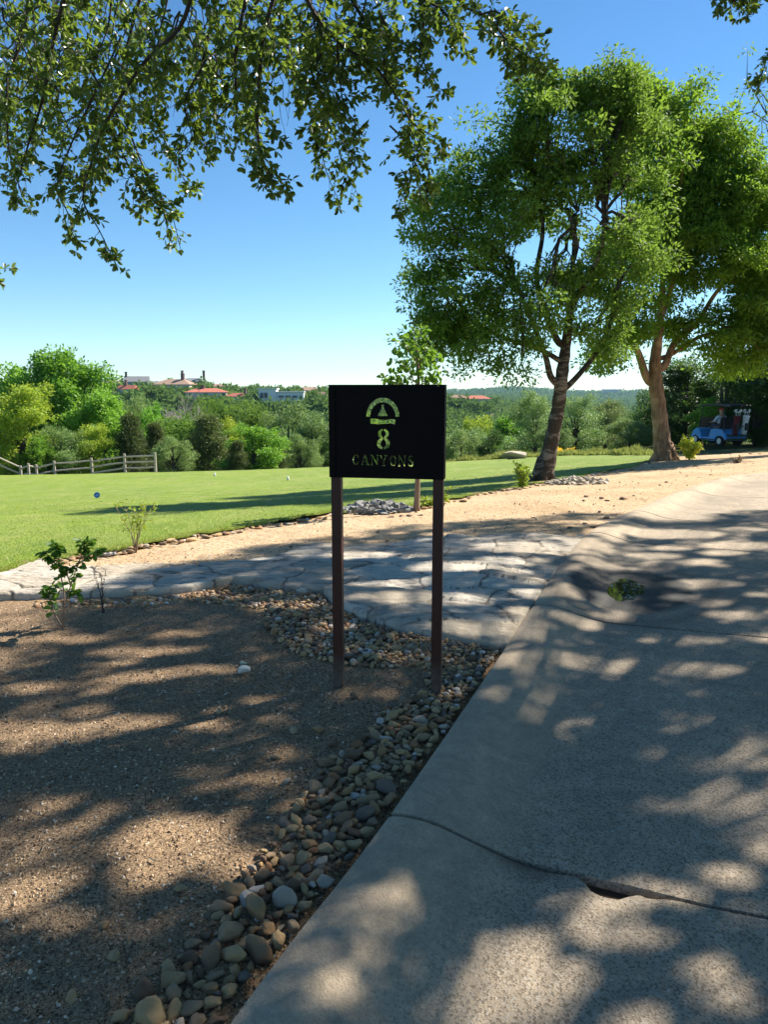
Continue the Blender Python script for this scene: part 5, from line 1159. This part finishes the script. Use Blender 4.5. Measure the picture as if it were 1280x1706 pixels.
stone_mound('rock_mound', 625, 852, 128, 1.4, .11, 160, M['greystone'], 'low grey rock mound on the lawn edge behind the sign', 62)
# edging stones along the lawn (the photo shows a loose row)
rs = random.Random(5); xs_ = [p for p in np.linspace(60, 1090, 130)]
edge_m = cob[:5]
for i, p_ in enumerate(xs_):
    if 560 < p_ < 690: continue
    x, y = ground(p_ + rs.uniform(-4, 4), float(lawn_n(np.array([p_]))[0]) + rs.uniform(1, 5)); s = rs.uniform(.02, .05) * (1 if p_ < 600 else 1.1)
    o = bpy.data.objects.new('edging_stone', rs.choice(edge_m)); col.objects.link(o); o.location = (x[0], y[0], h1(x[0], y[0]) + .03); o.scale = (s * 1.4, s, s * .7); o.rotation_euler = (0, 0, rs.uniform(0, 6))
    tag(o, 'small rounded stone in the loose row edging the lawn', 'stone', 'stones edging the lawn')
# dark clods on the sandy strip
clod = [hull_mesh(700 + i, 12, .8, .12, 1) for i in range(4)]
for c_ in clod: c_.materials.append(M['chunk_red'])
for (x_, y_, s_) in [(1086, 781, .07), (1121, 780, .04), (1159, 778, .09), (977, 829, .05), (1003, 832, .06), (1012, 836, .05), (973, 836, .04), (915, 842, .04), (888, 865, .04), (950, 855, .035), (1040, 833, .09), (1055, 828, .05), (1010, 866, .07), (1000, 855, .05),
   (990, 880, .06), (975, 875, .04), (950, 882, .05), (935, 888, .05), (1110, 805, .06), (1125, 802, .05), (1100, 810, .04), (1022, 845, .04), (1250, 757, .12), (1265, 758, .10), (1145, 795, .04), (1165, 798, .05), (1185, 793, .05), (540, 934, .06), (530, 936, .04), (205, 925, .05), (651, 864, .07), (670, 862, .05), (683, 862, .07), (700, 861, .06)]:
    p = g1(x_, y_); o = bpy.data.objects.new('clod', random.choice(clod)); col.objects.link(o); o.location = (p.x, p.y, p.z + .02); s_ *= .75; o.scale = (s_ * 1.2, s_, s_ * .8); o.rotation_euler = (0, 0, random.uniform(0, 6))
    tag(o, 'small dark reddish lump of rock lying on the sandy strip', 'rock', 'dark lumps on the sandy strip')

# ------------------------------------------------------------------ small plants
def plant(px_, py_, top_py, wpx, name, label, mat, nst=5, leafL=.06, nleaf=60, stemr=.006, spread=1.0, stemmat='stem', droop=.1, width=.45, detail=True, up=.35, cat='plant', seed=1, bare=False):
    rs = random.Random(seed); g = np.random.default_rng(seed); p = g1(px_, py_); hgt = at(px_, top_py, p.y).z - p.z; W = wpx / F * p.y
    root = empty(name, p, 0, label, cat); st = MB(); P = []; D = []; 
    for i in range(nst):
        a = rs.uniform(0, 6.283); e = Vector((math.cos(a) * W / 2 * rs.uniform(.4, 1) * spread, math.sin(a) * W / 2 * rs.uniform(.3, .9) * spread, hgt * rs.uniform(.72, 1.0)))
        c = curve3((rs.uniform(-.01, .01), rs.uniform(-.01, .01), -.03), e, (-e.x * .35, -e.y * .35, hgt * .08), 8, W * .015); st.tube(c, np.linspace(stemr, stemr * .3, 9), 6, False)
        for k_ in range(2, 9):
            if k_ / 8 < up: continue
            for _ in range(rs.randint(1, 2)):
                q = c[k_] + Vector((rs.gauss(0, 1), rs.gauss(0, 1), rs.gauss(.3, .7))) * W * .14; st.tube([c[k_], (c[k_] + q) / 2 + Vector((0, 0, .01)), q], [stemr * .4, stemr * .3, stemr * .2], 4, False)
                for _ in range(max(1, nleaf // (nst * 7))): t_ = rs.random(); P.append(tuple(c[k_] * (1 - t_) + q * t_)); v = (q - c[k_]).normalized(); D.append((v.x + rs.gauss(0, .7), v.y + rs.gauss(0, .7), v.z + rs.gauss(0, .4) - droop))
    st.build('stem', M[stemmat], root, smooth=True)
    if not bare:
        P = np.array(P); n = len(P); V, Q = leaf_arrays(P, unit(np.array(D)), unit(g.normal(size=(n, 3)) * .6 + [0, -.2, 1]), leafL * (.55 + .6 * g.random(n)), leafL * width * (.7 + .4 * g.random(n)), detail); leafobj('foliage', V, Q, mat, root)
    return root
# leafy sapling in the foreground, shaped after the photo
p = g1(104, 1045); root = empty('leafy_shrub', p, 0, 'young shrub with big dark green leaves in the brown bed at left', 'shrub'); st = MB(); P = []; D = []; SZ_ = []
def apx(x, y, dy=0): return at(x, y, p.y + dy) - p
stems = [[(104, 1048), (107, 1010), (106, 985), (100, 950), (98, 925), (95, 910)], [(107, 1010), (118, 975), (130, 940), (140, 915), (150, 900)], [(104, 1046), (90, 1020), (84, 1000), (80, 985)], [(100, 950), (85, 930), (75, 920)], [(130, 940), (150, 925), (165, 915)], [(106, 985), (120, 985), (128, 990)], [(98, 925), (88, 905)], [(140, 915), (135, 900)], [(106, 985), (92, 975), (75, 985)], [(118, 975), (112, 955), (118, 945)]]
for i, s_ in enumerate(stems):
    c = [Vector(v) for v in catmull([tuple(apx(x, y, (i % 3 - 1) * .05 * (k_ > 0))) for k_, (x, y) in enumerate(s_)], 6)]; st.tube(c, np.linspace(.007 if i == 0 or i == 2 else .005, .002, len(c)), 6, False)
    for k_ in range(len(c) // 3 if i in (0, 1, 2) else 1, len(c)):
        if i == 0 and k_ < len(c) * .5: continue
        f = k_ / len(c)
        for _ in range(4 if f > .6 else 2):
            d = (c[k_] - c[max(0, k_ - 1)]).normalized(); P.append(tuple(c[k_])); D.append((d.x * .4 + random.gauss(0, .8), d.y + random.gauss(0, .7), random.gauss(-.1, .35) + .1 * f)); SZ_.append(random.uniform(.035, .075))
st.build('stem', M['stem'], root, smooth=True); P = np.array(P); n = len(P); SZ_ = np.array(SZ_)
V, Q = leaf_arrays(P, unit(np.array(D)), unit(rng.normal(size=(n, 3)) * .5 + [0, -.3, .9]), SZ_, SZ_ * .5, True); leafobj('foliage', V, Q, M['saplingleaf'], root)
plant(225, 922, 838, 70, 'spindly_shrub', 'spindly pale green shrub at the near edge of the lawn on the left', M['lime'], 7, .045, 240, .005, 1.1, up=.45, cat='shrub', seed=5)
plant(172, 1020, 945, 60, 'bare_shrub', 'leafless brown twiggy shrub beside the leafy one in the bed', None, 5, stemr=.004, cat='shrub', seed=8, bare=True, stemmat='twig', up=.2)
plant(870, 815, 778, 34, 'shrub', 'upright yellowish green shrub beside the banded tree trunk', M['lime'], 8, .07, 500, .008, .9, seed=9, up=.1, cat='shrub')
plant(740, 846, 812, 26, 'shrub', 'faint yellowish shrub on the lawn edge just right of the sign post', M['lime'], 6, .06, 160, .006, seed=10, cat='shrub')
plant(713, 848, 834, 22, 'small_plant', 'small bright leafed plant at the foot of the young tree', M['lime'], 8, .07, 160, .005, seed=11, up=.1)
plant(1150, 766, 736, 34, 'round_bush', 'round yellow green bush in the sun just left of the golf cart', M['yel'], 14, .10, 2200, .01, 1.1, seed=12, up=.05, cat='bush', detail=False)
plant(1228, 772, 763, 18, 'dry_tuft', 'dry brown tuft of weeds on the sandy strip below the golf cart', M['brownleaf'], 12, .06, 200, .004, 1.1, seed=13, up=.1, cat='weed')
for (x_, y_, lb) in [(868, 770, 'yellow flowering clump at the far lawn edge right of the banded trunk'), (808, 772, 'small yellow flowering clump left of the banded trunk')]:
    q = at(x_ if x_ > 850 else 822 + 110, 768, 38 if x_ < 850 else 39); 
flw = [(948, 'yellow flowering clump in the tall grass right of the banded trunk', 24, 14), (932, 'smaller yellow flowering clump close beside the banded trunk', 8, 10)]
for (x_, lb, wp, hp) in flw:
    Yf = 38.5; q = at(x_, 763, Yf); q.z = h1(q.x, Yf); root = empty('flower_clump', q, 0, lb, 'flowers'); C = np.stack([rng.normal(size=8) * wp / F * Yf * .22, rng.normal(size=8) * .2, rng.uniform(.12, .34, 8)], -1)
    V, Q = clump_leaves(C, .15, 30, .09, .06); leafobj('blossom', V, Q, M['yellow'], root); m = MB(); [m.tube([(c[0] * .3, c[1] * .3, 0), tuple(c)], .01, 4, False) for c in C]; m.build('stem', M['stem'], root)
# young staked tree behind the sign
p = g1(694, 853); root = empty('young_tree', p, 0, 'slim young tree with few broad leaves rising behind the sign', 'tree'); tr = MB(); Yt = p.y
c = [Vector(v) for v in catmull([tuple(at(x, y, Yt) - p) for x, y in [(694, 854), (696, 800), (697, 740), (698, 680), (697, 620), (694, 575), (690, 548)]], 5)]
tr.tube(c, np.interp(np.linspace(0, 1, len(c)), [0, .05, .3, 1], [.06, .042, .032, .006]), 8); C = []
for (x, y, dy) in [(655, 628, .1), (665, 600, -.2), (672, 575, .2), (682, 555, 0), (700, 550, .1), (715, 575, -.1), (722, 600, .2), (728, 618, 0), (705, 590, -.2), (690, 600, .2), (675, 622, .1), (710, 625, -.1), (650, 632, 0), (688, 572, -.2), (696, 640, .2), (720, 640, 0)]:
    e = at(x, y, Yt + dy) - p; a = min(c, key=lambda v: abs(v.z - (e.z - .3))); tr.tube(curve3(a, e, (0, 0, .04), 4, .01), [.010, .008, .006, .005, .003], 5, False); C += [tuple(e), tuple((e + a) / 2 * .3 + e * .7)]
tr.build('trunk', M['stem'], root, smooth=True); V, Q = clump_leaves(np.array(C), .12, 13, .085, .065, .2, True); leafobj('crown', V, Q, M['saplingleaf'], root)

# ------------------------------------------------------------------ fence
posts = [(258, 754, 783), (207, 756, 789), (152, 763, 795), (90, 768, 796), (60, 774, 800), (47, 772, 798), (34, 776, 802), (-10, 756, 800), (-60, 750, 800)]
PY = [45.5, 46, 46.3, 46.3, 46.3, 46, 46, 45.5, 45]
root = empty('rail_fence', at(258, 783, 45.5), 0, 'weathered split rail fence at the left edge of the lawn', 'fence'); o0 = root.location.copy(); tops = []
for (x, t_, b_), Y_ in zip(posts, PY):
    a = at(x, t_, Y_) - o0; b = at(x, b_, Y_) - o0; b.z = min(b.z, h1(b.x + o0.x, Y_) - o0.z - .1); b.x = a.x; m = MB(); m.tube([b, a], [.085, .075], 8); m.build('post', M['railwood'], root); tops.append((a, b))
for i in range(len(tops) - 1):
    a, b = tops[i][0], tops[i + 1][0]
    for k_, dz in enumerate((-.18, -.52, -.86) if i < 2 else ((-.15, -.6) if i < 6 else (-.1, -.5))):
        m = MB(); e = Vector((0, 0, dz)); s = Vector((0, .03 * (-1) ** i, 0)); mm = (a + b) / 2 + Vector((0, 0, random.uniform(-.04, .02))); m.tube([a + e + s, mm + e + s, b + e + s + Vector((0, 0, -.05 * (i % 2)))], [.05, .06, .05], 6); m.build('rail', M['railwood'], root)
# tee markers
p = g1(162, 832); r = empty('tee_marker', (p.x, p.y, p.z + .03), 0, 'blue round tee marker on the lawn', 'tee marker'); m = MB(); m.cyl((0, 0, .085), (.35, -1, .15), .075, .05, 24); m.build('disc', M['blue'], r, bevel=.006); m = MB(); m.tube([(0, 0, -.08), (0, 0, .03)], .012, 8); m.build('spike', M['steel'], r)
m = MB(); m.box((.01, -.032, .085), (.05, .004, .008)); m.build('band', M['white'], r)
for (x_, y_, lb) in [(358, 795, 'white tee marker on the lawn, the left one of two'), (480, 802, 'white tee marker on the lawn nearest the sign board')]:
    p = g1(x_, y_); r = empty('tee_marker', (p.x, p.y, p.z + .02), 0, lb, 'tee marker', 'white tee markers'); m = MB(); m.tube([(0, 0, .0), (0, 0, .05), (0, 0, .11), (0, 0, .15), (0, 0, .17)], [.035, .05, .05, .04, .02], 14); m.build('cap', M['white'], r, smooth=True); m = MB(); m.tube([(0, 0, -.1), (0, 0, .02)], .012, 8); m.build('spike', M['steel'], r)

# ------------------------------------------------------------------ golf cart, bags and driver
M['cartblue'] = simple('cart_blue_paint', (.07, .31, .68), .3, var=.04); M['black'] = simple('black_plastic', (.015, .015, .017), .5, var=.2); M['tyre'] = simple('tyre_rubber', (.02, .02, .02), .85)
M['rim'] = simple('rim_silver', (.6, .6, .62), .35, .3); M['cloth'] = simple('pale_blue_shirt', (.50, .56, .72), .85); M['navy'] = simple('navy_trousers', (.03, .04, .08), .9); M['skin'] = simple('skin', (.48, .27, .19), .55); M['seatm'] = simple('dark_seat_vinyl', (.03, .03, .035), .5)
M['tan'] = simple('tinted_screen', (.22, .17, .11), .12, var=.1); M['capm'] = simple('red_cap', (.5, .06, .05), .8); M['bagred'] = simple('red_bag', (.12, .015, .018), .8)
Yc = 36.0; cp = at(1213, 761, Yc); cp.z = h1(cp.x, Yc) + .0
heading = Vector((-.28, .96, 0)); rz = math.atan2(heading.y, heading.x)       # local +X is the front
cart = empty('golf_cart', cp, rz, 'blue golf cart with dark roof parked in the shade under the dark oaks', 'golf cart')
wheelb = 1.66
def wheel(x, y):
    m = MB(); sgn = 1 if y > 0 else -1
    m.tube([(x, y - .10, .235), (x, y - .085, .235), (x, y + .085, .235), (x, y + .10, .235)], [.2, .235, .235, .2], 24); t_ = m.build('tyre', M['tyre'], cart)
    m = MB(); m.cyl((x, y + sgn * .092, .235), (0, 1, 0), .135, .04, 20)
    for k_ in range(5): a = k_ * 1.257; m.box((x + .07 * math.cos(a), y + sgn * .115, .235 + .07 * math.sin(a)), (.03, .012, .03))
    m.build('rim', M['rim'], t_)
for x in (0, wheelb):
    for y in (-.46, .46): wheel(x, y)
bd = MB()   # side profile extruded
prof = [(-.48, .36), (-.34, .62), (-.1, .78), (.38, .80), (.62, .76), (.70, .40), (1.22, .36), (1.30, .52), (1.42, .74), (1.60, .80), (1.86, .66), (1.98, .42), (1.92, .30), (1.78, .30), (1.66, .44), (1.50, .36), (1.34, .25), (.34, .22), (.24, .42), (.0, .49), (-.24, .42), (-.36, .30)]
bd.prism(prof, -.56, .56); bd.build('body', M['cartblue'], cart, bevel=.02)
m = MB(); m.box((.82, 0, .285), (.9, 1.2, .05)); m.box((-.40, 0, .32), (.3, 1.05, .12)); m.box((1.95, 0, .36), (.12, 1.0, .12)); m.build('bumper', M['black'], cart, bevel=.01)
m = MB(); m.box((.28, 0, .86), (.5, 1.1, .12)); m.build('seat', M['seatm'], cart, bevel=.03); m = MB(); m.box((.0, 0, 1.12), (.12, 1.1, .42), Matrix.Rotation(R(-12), 3, 'Y')); m.build('backrest', M['seatm'], cart, bevel=.03)
m = MB(); m.prism([(-.70, 1.83), (-.62, 1.90), (.3, 1.945), (1.35, 1.90), (1.52, 1.83), (1.45, 1.82), (.3, 1.86), (-.6, 1.82)], -.6, .6); m.build('roof', M['black'], cart, bevel=.012)
for y in (-.54, .54):
    m = MB(); m.tube([(1.50, y, .78), (1.36, y, 1.3), (1.22, y, 1.86)], .022, 8); m.build('strut', M['black'], cart)
    m = MB(); m.tube([(-.28, y, .62), (-.22, y, 1.3), (-.16, y, 1.86)], .024, 8); m.build('strut', M['black'], cart)
m = MB(); m.box((1.44, 0, 1.05), (.012, 1.04, .50), Matrix.Rotation(R(-15), 3, 'Y')); m.build('windscreen', M['tan'], cart)
m = MB(); m.tube([(1.30, .26, .80), (1.02, .26, 1.02)], .02, 8); sw_ = MB(); c0 = Vector((1.0, .26, 1.04)); ax = Vector((-.75, 0, .65)).normalized(); u_ = Vector((0, 1, 0)); v_ = ax.cross(u_)
m.tube([c0 + (u_ * math.cos(a) + v_ * math.sin(a)) * .17 for a in np.linspace(0, 6.283, 25)], .014, 6, False); m.build('steering_wheel', M['black'], cart, smooth=True)
m = MB(); m.box((-.55, 0, .52), (.42, .95, .06)); m.tube([(-.72, -.4, .95), (-.72, .4, .95)], .02, 8); m.tube([(-.72, -.4, .5), (-.72, -.4, .95)], .018, 6); m.tube([(-.72, .4, .5), (-.72, .4, .95)], .018, 6); m.build('bag_rack', M['black'], cart)
for y in (-.44, .44): m = MB(); m.cyl((1.90, y * .85, .60), (1, 0, .35), .065, .03, 16); m.build('headlight', M['white'], cart)
def world_c(v): return cart.matrix_basis @ Vector(v)
cart_m = Matrix.Translation(cp) @ Matrix.Rotation(rz, 4, 'Z')
for y, mt, lb in ((.24, 'bagred', 'dark red golf bag strapped to the near side of the cart back'), (-.24, 'white', 'white golf bag strapped to the far side of the cart back')):
    q = cart_m @ Vector((-.62, y, .57)); r = empty('golf_bag', q, rz, lb, 'golf bag'); tilt = Vector((-.14, 0, 1))
    m = MB(); m.tube([(0, 0, 0), tilt * .12, tilt * .5, tilt * .8, tilt * .86], [.12, .135, .12, .14, .15], 16); bo = m.build('bag', M[mt], r, smooth=True)
    m = MB(); m.box(tilt * .35 + Vector((-.13, 0, 0)), (.08, .18, .34)); m.build('pocket', M['black'], bo, bevel=.02)
    for k_ in range(7):
        a = k_ * .9; b0 = tilt * .8 + Vector((.07 * math.cos(a), .07 * math.sin(a), 0)); e = b0 + Vector((.05 * math.cos(a) - .04, .06 * math.sin(a), .22 + .05 * (k_ % 3))); m = MB(); m.tube([b0, e], .007, 5); m.box(e + Vector((0, .03, 0)), (.04, .09, .05)); m.build('club', M['rim'] if k_ % 2 else M['white'], bo)
# driver: one continuous skinned body, clothes as children
q = cart_m @ Vector((.30, .26, .93)); drv = empty('person', q, rz, 'seated person in pale shirt and red cap gripping the steering wheel of the golf cart', 'person')
def skin(name, pts, edges, rad, mat, parent, sub=1, root_i=0):
    me_ = bpy.data.meshes.new(name); me_.from_pydata(pts, edges, []); o = bpy.data.objects.new(name, me_); col.objects.link(o)
    md = o.modifiers.new('s', 'SKIN'); 
    for i, r_ in enumerate(rad): me_.skin_vertices[0].data[i].radius = (r_, r_) if not hasattr(r_, '__len__') else r_
    me_.skin_vertices[0].data[root_i].use_root = True
    sb = o.modifiers.new('b', 'SUBSURF'); sb.levels = sub; sb.render_levels = sub
    dg = bpy.context.evaluated_depsgraph_get(); m2 = bpy.data.meshes.new_from_object(o.evaluated_get(dg)); bpy.data.objects.remove(o)
    for pl in m2.polygons: pl.use_smooth = True
    m2.name = name; m2.materials.clear(); return link(name, m2, mat, parent)
bpts = [(0, 0, 0), (.02, 0, .16), (.0, 0, .34), (-.01, 0, .46), (0, 0, .54), (.02, 0, .60), (.03, 0, .70), (.03, 0, .78),
        (0, .17, .44), (.12, .26, .22), (.42, .16, .16), (.52, .13, .17), (0, -.17, .44), (.12, -.26, .22), (.42, -.14, .16), (.52, -.12, .17),
        (.02, .10, -.02), (.42, .12, -.02), (.50, .12, -.42), (.62, .12, -.50), (.02, -.10, -.02), (.42, -.12, -.02), (.50, -.12, -.42), (.62, -.12, -.50)]
be = [(0, 1), (1, 2), (2, 3), (3, 4), (4, 5), (5, 6), (6, 7), (3, 8), (8, 9), (9, 10), (10, 11), (3, 12), (12, 13), (13, 14), (14, 15), (0, 16), (16, 17), (17, 18), (18, 19), (0, 20), (20, 21), (21, 22), (22, 23)]
brd = [.14, .13, .145, .09, .055, .075, .095, .06, .07, .05, .036, .03, .07, .05, .036, .03, .095, .075, .05, .04, .095, .075, .05, .04]
skin('body', bpts, be, brd, M['skin'], drv)
sh = [(0, 0, .02), (.02, 0, .16), (.0, 0, .34), (-.01, 0, .455), (0, .17, .44), (.12, .26, .22), (.20, .235, .20), (0, -.17, .44), (.12, -.26, .22), (.20, -.235, .20)]
skin('shirt', sh, [(0, 1), (1, 2), (2, 3), (3, 4), (4, 5), (5, 6), (3, 7), (7, 8), (8, 9)], [.165, .16, .172, .105, .092, .07, .062, .092, .07, .062], M['cloth'], drv)
tr_ = [(0, 0, .02), (.02, .10, -.02), (.42, .12, -.02), (.49, .12, -.36), (.02, -.10, -.02), (.42, -.12, -.02), (.49, -.12, -.36)]
skin('trousers', tr_, [(0, 1), (1, 2), (2, 3), (0, 4), (4, 5), (5, 6)], [.155, .11, .09, .065, .11, .09, .065], M['navy'], drv)
m = MB(); m.tube([(.03, 0, .74), (.03, 0, .78), (.03, 0, .82), (.03, 0, .84)], [.10, .10, .07, .02], 14); m.prism([(.08, -.07), (.22, -.04), (.22, .04), (.08, .07)], .745, .758, 'z'); m.build('cap', M['capm'], drv, smooth=False)
m = MB(); m.prism([(.115, .635), (.15, .665), (.115, .69)], -.012, .012); m.build('nose', M['skin'], drv)
for s_ in (-1, 1): m = MB(); m.box((.112, s_ * .035, .70), (.012, .02, .012)); m.build('eye', M['black'], drv)
for s_ in (-1, 1):   # hands with fingers closed on the wheel
    hx, hy, hz_ = .54, (.13 if s_ > 0 else -.12), .17
    P_ = [(hx - .02, hy, hz_), (hx + .05, hy, hz_ + .005)]; E_ = [(0, 1)]; Rd = [.026, .03]
    for k_ in range(4):
        b0 = len(P_); y = hy + (k_ - 1.5) * .018; P_ += [(hx + .075, y, hz_ + .01), (hx + .105, y, hz_ - .005), (hx + .10, y, hz_ - .035)]; E_ += [(1, b0), (b0, b0 + 1), (b0 + 1, b0 + 2)]; Rd += [.009, .0085, .008]
    b0 = len(P_); P_ += [(hx + .03, hy - s_ * .03, hz_ - .01), (hx + .07, hy - s_ * .035, hz_ - .03)]; E_ += [(0, b0), (b0, b0 + 1)]; Rd += [.01, .009]
    skin('hand', P_, E_, Rd, M['skin'], drv)

# ------------------------------------------------------------------ haze
HAZE = 0.00006
m = MB(); m.box((0, 0, 30), (10600, 10600, 260)); hz_o = m.build('haze', None); 
t = NT('haze_air'); t.n.remove(t.p); pv = t.new('ShaderNodeVolumePrincipled'); pv.inputs['Color'].default_value = (.38, .66, 1, 1); pv.inputs['Density'].default_value = HAZE; pv.inputs['Anisotropy'].default_value = .2
t.l.new(pv.outputs[0], t.out.inputs['Volume']); hz_o.data.materials.append(t.m); tag(hz_o, 'thin blue haze filling the air over the valley', 'haze', kind='stuff')
